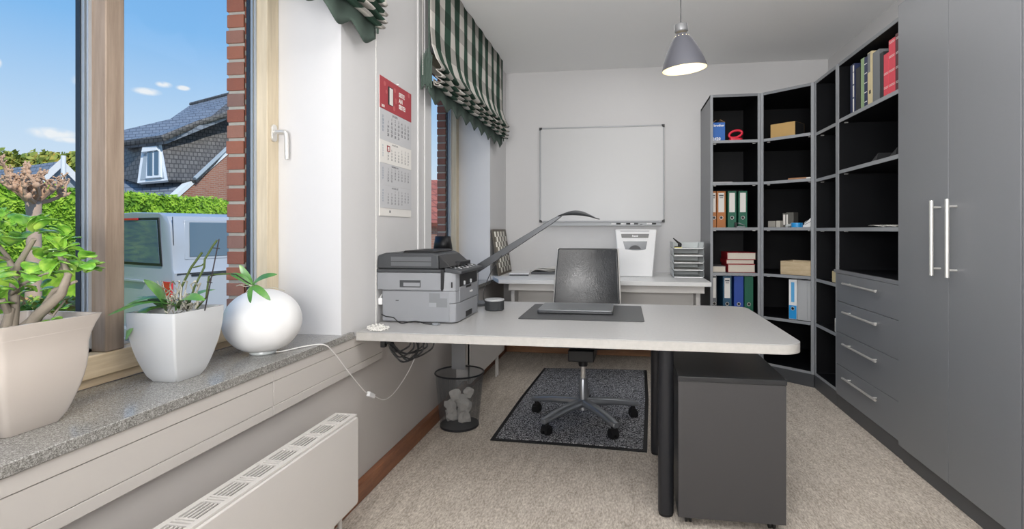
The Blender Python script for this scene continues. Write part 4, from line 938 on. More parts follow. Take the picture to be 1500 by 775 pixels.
# corner unit local frame: along the diagonal front
fA = Vector((1.0665, 4.318, 0)); fB = Vector((1.370, 4.052, 0)); fdv = (fB - fA).normalized(); fin = Vector((-fdv.y, fdv.x, 0)); fang = math.atan2(fdv.y, fdv.x)
def dg(name, label, cat, u, off, z, group=None):
    p_ = fA + fdv * u + fin * off; return thing(name, label, cat, (p_.x, p_.y, z), fang, group)
g = dg('cardboard_box', 'closed tan cardboard box on the top shelf of the corner unit', 'box', .158, .03, SH[4]); obj('box_body', B(-.095, .095, 0, .16, .0005, .108), Mt['kraft'], g, local=True, bev=.002); obj('printed_line', B(-.045, .04, -.0006, 0, .060, .0615), Mt['card'], g, local=True)
obj('box_end', B(.095, .0956, .005, .155, .002, .106), Mt['blackbook'], g, local=True)
g = dg('wooden_tray_box', 'open pale wooden box on the middle shelf of the corner unit', 'box', .262, .03, SH[1]); m = MB(); m.box(-.120, .120, 0, .008, .0005, .103).box(-.120, .120, .19, .198, .0005, .103).box(-.120, -.112, .008, .19, .0005, .103).box(.112, .120, .008, .19, .0005, .103).box(-.112, .112, .008, .19, .0005, .008); obj('box_body', m, Mt['tanwood'], g, local=True, bev=.001)
g = dg('wooden_ruler_box', 'flat brown wooden case lying on a corner unit shelf', 'case', .285, .03, SH[3]); obj('case_body', B(-.085, .050, 0, .04, .0005, .014), Mt['skirtb'], g, local=True, bev=.001); obj('white_end', B(.051, .082, 0, .04, .0005, .012), Mt['paper'], g, local=True)
def place(p_): return (p_.x, p_.y)
for i, (u, w_, m, lm, lb, lbl) in enumerate(((.236, .060, 'white', 'lblue', 1, 'white ring binder with blue printed spine on the corner unit'), (.308, .072, 'lgrey', 'paper', 0, 'plain light grey ring binder next to the blue printed one'), (.362, .034, 'lgrey', 'paper', 0, 'slim light grey ring binder against the corner unit side'))):
    p_ = fA + fdv * u + fin * .03; b_ = binder(p_.x, p_.y, SH[0], w_, m, lbl, fang, False, .300, .22, ring=(i == 0))
    if i == 0:
        obj('spine_print', B(-.028, .028, -.0012, 0, .004, .105), Mt['cyan'], b_, local=True); obj('spine_print', B(-.012, .012, -.0012, 0, .13, .28), Mt['lblue'], b_, local=True)
# small things on the corner unit's shelf
z = SH[2]
g = dg('parts_box', 'small grey carton of hardware at the left on the cluttered shelf', 'carton', .072, .03, z); obj('carton', MB().box(-.03, .03, 0, .05, .0005, .050), mat('dusty_grey_carton', '8e8b84', .8, var=.15), g, local=True, bev=.003)
g = dg('disk_case', 'upright grey plastic case at the back of the cluttered shelf', 'case', .165, .09, z); obj('case_body', MB().box(-.035, -.012, 0, .08, .0005, .112).box(-.008, .050, 0, .08, .0005, .116), mat('case_grey', '5a5853', .6), g, local=True, bev=.002); obj('case_label', MB().box(-.030, -.014, -.0008, 0, .02, .10).box(-.006, .006, -.0008, 0, .02, .10), Mt['paper'], g, local=True)
g = dg('small_carton', 'small pale carton next to the grey hardware carton', 'carton', .118, .035, z); obj('carton', MB().box(-.012, .020, 0, .05, .0005, .052), mat('pale_carton', 'b5b1a8', .8), g, local=True, bev=.002)
g = dg('tape_roll', 'bright blue tape roll among white bags on the cluttered shelf', 'tape', .262, .045, z); obj('roll', MB().lathe([(.024, 0), (.040, 0), (.040, .034), (.024, .034), (.024, 0)], (0, 0, .0006), 28, None, False), Mt['cyan'], g, local=True)
for k, (u, r_) in enumerate(((.195, .020), (.225, .026), (.165, .016))):
    p_ = fA + fdv * u + fin * (.07 + .01 * k); crumple('plastic_bag', (p_.x, p_.y, z + r_ * .75), r_, Mt['trans'], ['crumpled clear bag, middle one beside the blue tape', 'crumpled clear bag touching the blue tape roll', 'smallest crumpled clear bag beside the upright case'][k], 20 + k, .6, cat='bag')
p_ = fA + fdv * .305 + fin * .155; crumple('plastic_bag', (p_.x, p_.y, z + .032), .030, Mt['trans'], 'crumpled clear bag behind the white box at the shelf end', 31, .8, cat='bag')
g = dg('white_device', 'slanted white plastic device at the end of the cluttered shelf', 'device', .345, .05, z); obj('case_body', MB().prism([(-.055, 0, .001), (.030, 0, .001), (.030, 0, .068), (.012, 0, .070)], (0, .07, 0)), Mt['white'], g, local=True, bev=.003); obj('cover_line', MB().prism([(-.030, -.001, .018), (.026, -.001, .048), (.026, -.001, .051), (-.030, -.001, .021)], (0, .001, 0)), Mt['ink'], g, local=True)
# narrow unit items
g = thing('white_carton', 'white carton on the narrow shelf beside the drawers', 'carton', (1.42, 3.70, .80)); obj('carton', B(1.385, 1.47, 3.668, 3.76, .8005, .875), Mt['cream'], g, bev=.002)
g = thing('white_carton', 'small white package on the lower narrow shelf beside the drawers', 'carton', (1.42, 3.69, .475)); obj('carton', B(1.385, 1.45, 3.666, 3.715, .4755, .565), Mt['paper'], g, bev=.002); obj('printed_band', B(1.3842, 1.385, 3.68, 3.70, .49, .54), Mt['green'], g)
crumple('plastic_bag', (1.42, 3.70, 1.165 + .012), .014, Mt['trans'], 'small crumpled bag on the narrow shelf beside the drawers', 44, .7, cat='bag')
for k in range(3):
    def pf_(u, v, k=k): return (1.40 + .12 * u + .01 * k, 2.86 + .10 * k + .26 * v, 1.167 + .003 * k + .006 * abs(math.sin(u * 4 + v * 7 + k)))
    meta(obj('paper_sheet', MB().grid(pf_, 6, 10), Mt['paper'], solid=.0006), ['loose white paper by the wardrobe on the shelf above the drawers', 'loose white paper in the middle of the shelf above the drawers', 'loose white paper at the far end of the shelf above the drawers'][k], 'paper')
# leaning dark booklets
for k, yy in enumerate((3.33, 3.12)): meta(obj('booklet', MB().prism([(1.42, yy, 1.536), (1.42, yy - .11, 1.536), (1.42, yy - .135, 1.536 + .05), (1.43, yy - .02, 1.545)], (.15, 0, 0)), Mt['blackbook'], bev=.001), ['dark booklet lying far along the empty middle shelf', 'dark booklet lying in the centre of the empty middle shelf'][k], 'booklet')
# books on the top shelf (spines face the room)
def sbook(ya, yb, h, m, label, bands=None, lean=0, bandm='paper', d=.20, x=1.392):
    g = thing('book', label, 'book', (x, (ya + yb) / 2, SH[4]), 0, 'books on the top shelf'); w_ = (ya - yb) / 2
    sh_ = Matrix.Shear('XY', 3, (0, 0)) if 0 else None
    def L(mb): mb.v = [(v[0], v[1] + lean * v[2], v[2]) for v in mb.v]; return mb
    obj('cover', L(MB().box(0, .004, -w_, w_, .0005, h).box(.004, d, -w_, -w_ + .0025, .0005, h).box(.004, d, w_ - .0025, w_, .0005, h)), Mt[m], g, local=True, bev=.001)
    obj('page_block', L(B(.005, d - .005, -w_ + .003, w_ - .003, .004, h - .005)), Mt['paperblk'], g, local=True)
    for (za, zb_, ca, cb2) in (bands or []):
        obj('spine_band', L(B(-.0008, 0, -w_ * ca, w_ * cb2, za, zb_)), Mt[bandm], g, local=True)
    return g
hb = [(.045 + .075 * k, .047 + .075 * k, .9, .9) for k in range(4)] + [(.052 + .075 * k, .054 + .075 * k, .9, .9) for k in range(4)]
sbook(3.490, 3.432, .305, 'darkblue', 'navy blue book with pale label strip at the far end of the row', [(.01, .09, .8, -.3), (.10, .17, .8, -.3), (.18, .25, .8, -.3), (.255, .295, .8, -.3)])
sbook(3.412, 3.358, .262, 'blackbook', 'short black book second from the far end')
sbook(3.345, 3.305, .298, 'greenbook', 'pale green book beside the short black one')
sbook(3.300, 3.262, .292, 'darkblue', 'dark book with white cross bands beside the pale green one', [(.03 + .055 * k, .034 + .055 * k, .9, .9) for k in range(5)])
g = sbook(3.256, 3.205, .305, 'cream', 'cream coloured book with torn dark jacket in the row centre', [(.19, .30, .3, .9)], .012, 'greybook'); obj('spine_mark', B(-.0012, -.0003, -.012, .006, .065, .085), Mt['blackbook'], g, local=True)
sbook(3.195, 3.118, .285, 'greybook', 'wide plain grey book in the row centre')
sbook(3.112, 3.072, .255, 'blackbook', 'black book between the grey and red ones')
sbook(3.068, 3.018, .232, 'redbook', 'short red book beside the tall striped one', hb[:2] + hb[4:6])
sbook(3.014, 2.950, .290, 'redbook', 'tall red book with double pale bands', hb)
sbook(2.946, 2.850, .300, 'maroon', 'maroon book with double pale bands against the wardrobe', hb)

# ---------------------------------------------------------------- SILL OBJECTS
SLZ = .733
def sqring(cx, cy, hx, hy, z, r, n=4): return [Vector((x + cx, y + cy, z)) for x, y in rr(2 * hx, 2 * hy, min(r, hx * .9), n)]
def pot(cx, cy, prof, m, root, r=.008, wall=.007):
    rings = [sqring(cx, cy, a, b, SLZ + z, r) for a, b, z in prof]
    a, b, z = prof[-1]
    rings.append(sqring(cx, cy, a - wall, b - wall, SLZ + z, r)); rings.append(sqring(cx, cy, a - wall - .002, b - wall - .002, SLZ + z - .03, r))
    return obj('pot', MB().loft(rings), m, root, ang=50)
def leaf(mb, base, tip, w, bend=.15, up=(0, 0, 1), fold=.2, nl=9, nw=4, th=.0015, shape='orchid'):
    base = Vector(base); tip = Vector(tip); d = tip - base; L = d.length; d.normalize(); up = Vector(up); side = d.cross(up)
    if side.length < 1e-3: side = d.orthogonal()
    side.normalize(); nrm = side.cross(d).normalized(); top, bot = [], []
    for i in range(nl + 1):
        t_ = i / nl
        if shape == 'orchid': ww = w * (math.sin(PI * min(1, (t_ * .93 + .06))) ** .6)
        else: ww = w * max(.10, math.sqrt(max(0, 1 - (2 * (t_ ** 1.25) - 1) ** 2)))
        c0 = base + d * (L * t_) + nrm * (bend * L * math.sin(PI * t_))
        for j in range(nw + 1):
            s = j / nw * 2 - 1
            p_ = c0 + side * (s * ww / 2) + nrm * (fold * ww / 2 * abs(s)); tk = th * (1 - .85 * abs(s)) * (1 if 0 < i < nl else .2)
            top.append(p_ + nrm * tk); bot.append(p_ - nrm * tk)
    n = len(top); fs = []; k = nw + 1
    for i in range(nl):
        for j in range(nw): a = i * k + j; fs += [(a, a + 1, a + k + 1, a + k), (n + a, n + a + k, n + a + k + 1, n + a + 1)]
    rim = [j for j in range(k)] + [i * k + nw for i in range(1, nl + 1)] + [nl * k + j for j in range(nw - 1, -1, -1)] + [i * k for i in range(nl - 1, 0, -1)]
    for q in range(len(rim)): a, b = rim[q], rim[(q + 1) % len(rim)]; fs.append((a, b, n + b, n + a))
    mb.add(top + bot, fs)
# jade plant
jp = thing('potted_jade_plant', 'jade plant with thick branching stems in a flared cream pot on the sill', 'plant', (-1.27, .92, SLZ))
prof = []
for k in range(13):
    v = k / 12; hx = .056 + .031 * math.sin(PI / 2 * min(1, v * 1.5)) + .015 * max(0, (v - .72) / .28) ** 1.6 - (.004 if k == 0 else 0); prof.append((hx, hx, .226 * v))
prof.append((prof[-1][0] + .001, prof[-1][1] + .001, .230))
pot(-1.272, .925, prof, Mt['ceramicw'], jp, .012)
obj('soil', MB().flat([(x - 1.272, y + .925) for x, y in rr(.17, .17, .01, 3)], SLZ + .195, SLZ + .202), Mt['soil'], jp)
T0 = 1.105
def J(x, y, dt=0): return at(x, y, T0 + dt)
stems = [([(40, 492, 0), (55, 462, 0), (90, 430, -.01), (100, 402, -.01), (88, 375, 0)], [.0125, .011, .009, .0065, .0045]),
         ([(30, 492, .02), (62, 455, .02), (80, 425, .0), (112, 412, .0)], [.010, .008, .005, .003]),
         ([(16, 492, 0), (20, 450, .01), (22, 405, .01), (28, 385, .0), (50, 350, -.01)], [.012, .010, .008, .006, .0045]),
         ([(8, 492, -.01), (15, 455, .0), (-20, 430, .0), (-50, 425, .02)], [.011, .009, .006, .004]),
         ([(14, 462, 0), (4, 440, -.02), (-25, 445, -.04)], [.008, .006, .004]), ([(22, 398, .01), (10, 375, .02), (-8, 352, .03)], [.006, .0045, .003]),
         ([(16, 430, 0), (30, 418, -.02), (55, 405, -.03), (70, 400, -.04)], [.005, .0035, .002, .0015]), ([(60, 452, .0), (78, 462, .01), (95, 440, .02)], [.004, .003, .002]),
         ([(88, 398, -.01), (96, 380, 0), (112, 396, .02)], [.0045, .003, .002]), ([(0, 400, .0), (16, 382, .02), (-14, 372, -.02)], [.004, .004, .003])]
sm = MB()
for pts, rs in stems: sm.tube([J(x, y if y < 490 else 484, d_) for x, y, d_ in pts], rs, 10)
obj('stem', sm, Mt['bark'], jp)
rnd = random.Random(11); lm = MB()
clusters = [(50, 338, 0, 16, 30), (88, 368, 0, 12, 24), (112, 400, .01, 10, 22), (45, 402, -.03, 10, 22), (20, 360, .0, 9, 26), (-8, 352, .03, 9, 24), (8, 400, .0, 8, 20), (30, 420, -.03, 7, 18), (118, 385, .0, 8, 20), (-25, 420, .02, 8, 22), (70, 405, -.03, 7, 20), (-5, 440, -.03, 8, 20), (60, 380, .03, 8, 24), (95, 350, .02, 5, 18), (20, 330, .03, 6, 22), (75, 450, .03, 6, 14), (100, 455, .03, 6, 12), (0, 330, .02, 7, 24), (55, 425, .02, 6, 18)]
for x, y, d_, n_, R_ in clusters:
    c0 = J(x, y, d_)
    for k in range(max(5, int(n_ * .8))):
        a = rnd.uniform(0, 2 * PI); e = rnd.uniform(-.35, 1.0); L = R_ / F * 1.1 * rnd.uniform(.8, 1.25)
        dr_ = Vector((math.cos(a) * math.cos(e), math.sin(a) * math.cos(e), math.sin(e))); st_ = c0 + dr_ * .006 + Vector((rnd.uniform(-1, 1), rnd.uniform(-1, 1), rnd.uniform(-1, 1))) * .008
        if R_ < 16: st_ += Vector((rnd.uniform(-1, 1), rnd.uniform(-1, 1), rnd.uniform(-.5, .5))) * .03
        leaf(lm, st_, st_ + dr_ * L * 1.0, L * .84, .12, (rnd.uniform(-.4, .4), rnd.uniform(-.4, .4), 1), .12, 10, 4, .0024, 'jade')
obj('foliage', lm, Mt['jade'], jp)
# orchid
oc = thing('potted_orchid', 'leggy orchid with bare roots and stalks in a tall white tapered pot', 'plant', (-1.25, 1.305, SLZ))
prof = []
for k in range(13):
    v = k / 12; f_ = 1 - (1 - v) ** 2.0; prof.append((.043 + .032 * f_ - (.004 if k == 0 else 0), .046 + .043 * f_ - (.004 if k == 0 else 0), .195 * v))
pot(-1.248, 1.305, prof, Mt['ceramic'], oc, .006)
obj('soil', MB().flat([(x - 1.248, y + 1.305) for x, y in rr(.13, .15, .01, 3)], SLZ + .160, SLZ + .168), Mt['soil'], oc)
T1 = 1.475
def O(x, y, d_=0): return at(x, y, T1 + d_)
lv = MB()
leaf(lv, O(262, 448), O(158, 462, -.13), .050, .16, (0, 0, 1), -.15)
leaf(lv, O(262, 450), O(186, 446, -.09), .044, .22, (0, 0, 1), -.15)
leaf(lv, O(245, 458), O(211, 410, -.08), .050, -.14, (-.6, -.7, .3), .15)
leaf(lv, O(268, 448), O(315, 424, .06), .048, .18, (-.3, -.5, 1), -.1)
leaf(lv, O(240, 452, .03), O(200, 436, -.06), .040, .15, (0, 0, 1), -.1)
leaf(lv, O(255, 450, .03), O(184, 498, -.085), .040, .30, (0, 0, 1), -.1)
leaf(lv, O(262, 450), O(300, 440, -.04), .036, .2, (0, -.5, 1), .1)
leaf(lv, O(258, 455), O(280, 430, .05), .026, .2, (-.4, -.5, .5), .1)
obj('leaf', lv, Mt['orchid'], oc)
st_m = MB()
for pts, r_ in (([(262, 452), (266, 420), (280, 392), (296, 370)], .0032), ([(275, 452), (285, 420), (299, 392), (300, 380), (312, 360), (318, 352)], .0028), ([(283, 392), (295, 389), (299, 386)], .002), ([(288, 452), (302, 436), (306, 405), (312, 402), (338, 401)], .0026)):
    st_m.tube([O(x, y, .01) for x, y in pts], r_, 8)
obj('stalk', st_m, Mt['stalk'], oc)
obj('support_stick', MB().tube([O(300, 455), O(308, 415), O(321, 350)], .0016, 6).tube([O(312, 363), O(322, 364)], .0014, 5).tube([O(303, 413), O(311, 414)], .0014, 5), Mt['stick'], oc)
rt = MB(); rnd = random.Random(5)
for k in range(26):
    x, y = rnd.uniform(238, 290), rnd.uniform(440, 456); pts = [O(x, y, rnd.uniform(-.03, .02))]
    for q in range(5): x += rnd.uniform(-9, 9); y += rnd.uniform(-14, 6); y = max(y, 412); pts.append(O(x, y, rnd.uniform(-.03, .02)))
    rt.tube(pts, rnd.uniform(.0014, .0026), 6)
obj('aerial_root', rt, Mt['root'], oc)
# keiki (young plant on the long stalk) resting over the globe
kk = MB(); KC = O(369, 418, .13)
T2 = (KC - Vector((0, 0, H))).dot(Vector((-s_, c_, 0)))
def K(x, y, d_=0): return at(x, y, T2 + d_)
for (x, y, d_, w_, b_) in ((337, 401, 0, .022, .15), (351, 388, .01, .020, -.1), (406, 402, .0, .028, .12), (396, 440, -.03, .022, .12), (367, 444, -.03, .016, .1)):
    leaf(kk, K(369, 418), K(x, y, d_), w_, b_, (-.1, -.6, .8), .12)
obj('young_leaf', kk, Mt['orchid'], oc)
obj('runner', MB().tube([O(306, 413, .01), O(311, 404, .02), O(325, 400, .06), O(345, 402, .10), K(368, 417)], .0018, 6), Mt['stick'], oc)
rt = MB()
for pts in ([(369, 418), (360, 420), (350, 417)], [(369, 418), (361, 427), (363, 431)], [(369, 418), (390, 423), (402, 421), (417, 426)], [(369, 418), (357, 416), (346, 419)]): rt.tube([K(x, y, -.005) for x, y in pts], .0011, 5)
obj('aerial_root', rt, Mt['root'], oc)
# globe lamp
gl = thing('globe_lamp', 'white opal glass globe lamp standing on the granite sill', 'lamp', (-1.205, 1.635, SLZ))
gp = []
for k in range(25):
    a = -PI / 2 + PI * k / 24 * .995 + .0; r_ = .1215 * math.cos(a); z_ = .109 + .1085 * math.sin(a)
    if z_ < .012: z_ = .012
    gp.append((max(r_, .0), z_))
obj('globe', MB().lathe([(g_[0] if g_[0] > .0005 else .0005, g_[1]) for g_ in gp], (-1.212, 1.612, SLZ), 56), Mt['opal'], gl)
obj('foot', MB().lathe([(.040, .0003), (.042, .004), (.040, .0125), (.0, .0126)], (-1.212, 1.612, SLZ), 32), Mt['trans'], gl)
lc = thing('lamp_cable', 'white cable with inline switch hanging from the globe lamp below the desk', 'cable', (-1.08, 1.9, .4))
cable('cord', [(-1.165, 1.612, SLZ + .005), (-1.15, 1.64, SLZ + .003), (-1.12, 1.71, SLZ + .004), (-1.088, 1.775, SLZ - .004), (-1.080, 1.83, .685), (-1.080, 1.93, .590), (-1.080, 2.04, .49), (-1.080, 2.085, .455)], .0021, Mt['wirew'], None, parent=lc)
obj('cord_switch', MB().box(-.028, .028, -.008, .008, -.010, .010).xf(Matrix.Translation((-1.080, 2.118, .438)) @ Matrix.Rotation(PI / 2, 4, 'Z') @ Matrix.Rotation(math.radians(28), 4, 'Y')), Mt['white'], lc, bev=.003)
cable('cord', [(-1.080, 2.147, .424), (-1.080, 2.24, .378), (-1.080, 2.33, .374), (-1.078, 2.43, .402), (-1.075, 2.52, .445), (-1.06, 2.55, .50), (-.99, 2.38, .575), (-.90, 2.10, .61)], .0021, Mt['wirew'], None, parent=lc)

# ---------------------------------------------------------------- OUTSIDE
GZ = -.56
meta(struct('ground', B(-70, -1.62, -30, 80, GZ - .2, GZ), Mt['asphalt']), None)
# hedge
def hedge(x, ya, yb, zt, thick, label):
    root = thing('hedge', label, 'hedge', (x, (ya + yb) / 2, GZ)); rnd = random.Random(9)
    m = MB()
    def nz(p): return Vector((noise.noise(p * 3.0), noise.noise(p * 3 + Vector((9, 0, 0))), noise.noise(p * 2.6 + Vector((0, 9, 0)))))
    NY = int((yb - ya) / .12); NZ = 20
    def sf(u, v):
        if v < .8: p_ = Vector((x, ya + (yb - ya) * u, GZ + (zt - GZ) * v / .8))
        else: p_ = Vector((x - thick * (v - .8) / .2, ya + (yb - ya) * u, zt))
        return p_ + nz(p_) * .07
    obj('foliage_core', m.grid(sf, NY, 24), Mt['hedge'], root, smooth=False, fixn=False)
    m = MB()
    for k in range(26000):
        y = ya + (yb - ya) * rnd.random() ** 1.5; top_ = rnd.random() < .2
        p_ = Vector((x - (rnd.random() * thick if top_ else 0), y, zt if top_ else GZ + 1.0 + (zt - GZ - 1.0) * rnd.random())); p_ += nz(p_) * .07
        s = rnd.uniform(.03, .06); nrm = Vector((rnd.uniform(.1, 1), rnd.uniform(-.8, .8), rnd.uniform(.0, 1))).normalized(); a = nrm.orthogonal().normalized(); b_ = nrm.cross(a)
        th_ = rnd.uniform(0, 6.3); a, b_ = a * math.cos(th_) + b_ * math.sin(th_), b_ * math.cos(th_) - a * math.sin(th_); p_ += nrm * rnd.uniform(0, .05)
        m.add([p_ - a * s, p_ + b_ * s * .45, p_ + a * s, p_ - b_ * s * .45], [(0, 1, 2, 3)])
    obj('leaf_spray', m, Mt['hedge'], root, smooth=False, fixn=False)
hedge(-9.5, 2.0, 24, 1.87, 1.2, 'tall bright green clipped hedge beyond the parked vehicles')
# pollarded tree
pt = thing('pollarded_tree', 'bare pollarded tree with a knobbly crown in front of the hedge', 'tree', (0, 0, 0))
TB = at(49, 300, 7.0); pt.location = (TB.x, TB.y, GZ); ROOT[pt.name] = (Vector((TB.x, TB.y, GZ)), 0)
obj('trunk', MB().tube([(TB.x, TB.y, GZ), (TB.x, TB.y, .4), (TB.x + .01, TB.y, 1.3), TB + Vector((0, 0, .04))], [.10, .085, .075, .085], 14), Mt['treetrunk'], pt)
rnd = random.Random(21); m = MB(); kn = MB()
def branch(p_, d_, L, r_, dep):
    pts = [p_]; q = p_.copy(); dd = d_.normalized()
    for i in range(4):
        dd = (dd + Vector((rnd.uniform(-.35, .35), rnd.uniform(-.35, .35), rnd.uniform(-.1, .35)))).normalized(); q = q + dd * L / 4; pts.append(q.copy())
    m.tube(pts, [r_ * (1 - .1 * i) for i in range(5)], 7)
    if dep == 0 or r_ < .012: m.ell(q, r_ * 1.35, r_ * 1.35, r_ * 1.35, 7, 5); return
    m.ell(q, r_ * 1.3, r_ * 1.3, r_ * 1.3, 8, 6)
    for k in range(rnd.randint(3, 4)):
        branch(pts[rnd.choice((2, 3, 4))], (dd + Vector((rnd.uniform(-1, 1), rnd.uniform(-1, 1), rnd.uniform(-.3, .8)))).normalized(), L * rnd.uniform(.4, .6), r_ * .66, dep - 1)
for k in range(11):
    a = 2 * PI * k / 11 + rnd.uniform(-.2, .2); branch(TB + Vector((0, 0, .02)), Vector((math.cos(a), math.sin(a), rnd.uniform(.1, .65))), rnd.uniform(.30, .42), .034, 3)
obj('pollard_crown', m, Mt['treebark'], pt)
# parked van (rear corner towards the window)
VC = Vector((-5.0, 5.16, GZ)); hd = math.radians(20); U = Vector((math.sin(hd), math.cos(hd), 0)); V = Vector((-math.cos(hd), math.sin(hd), 0))
vn = thing('parked_van', 'silver blue van parked outside, seen from its rear corner', 'van', tuple(VC + U * 2.4 + V * .92))
def vp(u, v, z, inset=0): return VC + U * u + V * v + Vector((0, 0, z - GZ))
def vanring(u, shr=0):
    W = 1.84; pr_ = [(0, .05 + GZ + .2), (-.0, .35), (.0, .66), (.025, .70), (.05, .95), (.10, 1.22), (.16, 1.31), (.30, 1.35), (W / 2, 1.365)]
    pr2 = pr_ + [(W - a, b) for a, b in pr_[-2::-1]]
    return [vp(u, W / 2 + (a - W / 2) * (1 - shr), b - shr * .25 * (b - .4)) for a, b in pr2]
obj('body', MB().loft([vanring(.0 + .02, .035), vanring(.03, .012), vanring(.10, 0), vanring(1.5), vanring(3.4), vanring(3.7, .01)]), Mt['vanpaint'], vn, ang=30)
obj('bonnet', MB().loft([[vp(3.7, a, b) for a, b in ((.02, -.30), (.02, .62), (.10, 1.25), (1.74, 1.25), (1.82, .62), (1.82, -.30))], [vp(4.3, a, b) for a, b in ((.05, -.30), (.05, .48), (.12, .62), (1.72, .62), (1.79, .48), (1.79, -.30))], [vp(4.85, a, b) for a, b in ((.15, -.25), (.15, .2), (.2, .35), (1.64, .35), (1.69, .2), (1.69, -.25))]]), Mt['vanpaint'], vn, bev=.03)
def vpanel(name, pts, n, m, par, th=.012): return obj(name, MB().prism(pts, n * th), Mt[m], par, bev=.004)
# rear window: trim, pane
rn = -U
def rearpt(v, z): return vp(.018 + max(0, (z - .66)) * .0, v, z)
trm = vpanel('rear_window_trim', [rearpt(a, b) for a, b in ((.235, .735), (1.60, .735), (1.535, 1.295), (.305, 1.295))], rn, 'vanblack', vn, .010)
vpanel('rear_window', [rearpt(a, b) + rn * .010 for a, b in ((.27, .765), (1.565, .765), (1.505, 1.265), (.335, 1.265))], rn, 'vanglass', vn, .006)
vpanel('brake_light', [rearpt(a, b) + rn * .017 for a, b in ((.74, 1.268), (1.10, 1.268), (1.10, 1.292), (.74, 1.292))], rn, 'taillight', vn, .008)
vpanel('tail_light', [rearpt(a, b) for a, b in ((.015, .30), (.20, .30), (.22, .45), (.21, .565), (.015, .565))], rn, 'taillight', vn, .02)
vpanel('door_handle', [rearpt(a, b) for a, b in ((.60, .535), (1.24, .535), (1.24, .56), (.60, .56))], rn, 'vanpaint', vn, .03)
vpanel('bumper', [rearpt(a, b) for a, b in ((-.01, -.28), (1.85, -.28), (1.85, -.02), (-.01, -.02))], rn, 'vanpaint', vn, .10)
# side windows follow the slightly tumbling side
def sidept(u, z): 
    v = .025 + .05 * 0 + (z - .70) * .10 if z < .95 else .05 + (z - .95) * .185
    return vp(u, v, z)
for k, (ua, ub) in enumerate(((.20, 1.32), (1.42, 2.45), (2.58, 3.35))):
    n_ = -V
    f_ = obj('side_window_trim', MB().prism([sidept(ua - .05, .81), sidept(ub + .05, .81), sidept(ub + .05, 1.265), sidept(ua - .02, 1.265)], n_ * .006), Mt['vanpaint'], vn, bev=.004)
    obj('side_window', MB().prism([sidept(ua, .84) + n_ * .006, sidept(ub, .84) + n_ * .006, sidept(ub, 1.24) + n_ * .006, sidept(ua + .03, 1.24) + n_ * .006], n_ * .006), Mt['vanglass'], vn, bev=.003)
obj('side_seam', MB().prism([vp(.045, -.004, .0), vp(.052, -.004, .0), vp(.052, .09, 1.30), vp(.045, .09, 1.30)], -V * .004).prism([vp(.05, -.003, .645), vp(3.4, -.003, .645), vp(3.4, -.003, .657), vp(.05, -.003, .657)], -V * .006).prism([vp(.2, -.004, .62), vp(3.4, -.004, .62), vp(3.4, -.004, .638), vp(.2, -.004, .638)], -V * .012), Mt['vanblack'], vn)
for u in (.95, 3.95):
    for v in (.02, 1.62): obj('wheel', MB().cyl(vp(u, v - .02, GZ + .33), vp(u, v + .2, GZ + .33), .33, 28), Mt['rubber'], vn, bev=.03)
# dark car further along
cc_ = Vector((-6.75, 2.72, 0)); CU = Vector((0, 1, 0)); CV = Vector((-CU.y, CU.x, 0)); c0 = Vector((cc_.x, cc_.y, GZ))
dc = thing('parked_car', 'dark blue car partly hidden behind the jade plant outside', 'car', tuple(c0))
def cp(u, v, z): return c0 + CU * u + CV * v + Vector((0, 0, z))
sec = [(-2.0, .35, .55), (-1.9, .30, .72), (-1.1, .28, .86), (-.5, .28, 1.02), (.0, .28, 1.10), (.8, .28, 1.08), (1.5, .3, .88), (1.9, .32, .62)]
rings = []
for u, zb_, zt_ in sec: rings.append([cp(u, a * (.85 if abs(u) > 1.7 else .92 if zz > .85 else 1), zz) for a, zz in ((-.85, zb_ * .7), (-.85, min(.62, zt_ * .8)), (-.70, zt_ * .97), (0, zt_), (.70, zt_ * .97), (.85, min(.62, zt_ * .8)), (.85, zb_ * .7))])
obj('body', MB().loft(rings), Mt['carpaint'], dc, bev=.03)
for u in (-1.2, 1.2):
    for v in (-.86, .70): obj('wheel', MB().cyl(cp(u, v, .3), cp(u, v + .18, .3), .30, 24), Mt['rubber'], dc, bev=.02)
# garden shrub under the window
sb = MB(); rnd = random.Random(4)
for k in range(1500):
    c0_ = at(rnd.uniform(20, 135), rnd.uniform(440, 480), rnd.uniform(3.0, 3.9)); 
    if c0_.x > -1.75: continue
    dr_ = Vector((rnd.uniform(-1, 1), rnd.uniform(-1, 1), rnd.uniform(-.2, 1))).normalized(); leaf(sb, c0_, c0_ + dr_ * .045, .03, .1, (0, 0, 1), .1, 2, 2, .0006)
shb = thing('garden_shrub', 'low leafy garden shrub just outside the near window', 'shrub', tuple(at(80, 460, 3.4) * Vector((1, 1, 0)).length if 0 else (at(80, 460, 3.4).x, at(80, 460, 3.4).y, GZ)))
obj('foliage', sb, Mt['shrub'], shb, fixn=False, smooth=False)
m = MB(); b0 = Vector((at(80, 460, 3.4).x, at(80, 460, 3.4).y, GZ))
for k in range(16):
    e_ = at(rnd.uniform(35, 125), rnd.uniform(450, 475), rnd.uniform(3.1, 3.8)); m.tube([b0, (b0 + e_) / 2 + Vector((0, 0, .1)), e_], [.02, .012, .005], 6)
obj('branches', m, Mt['treebark'], shb)

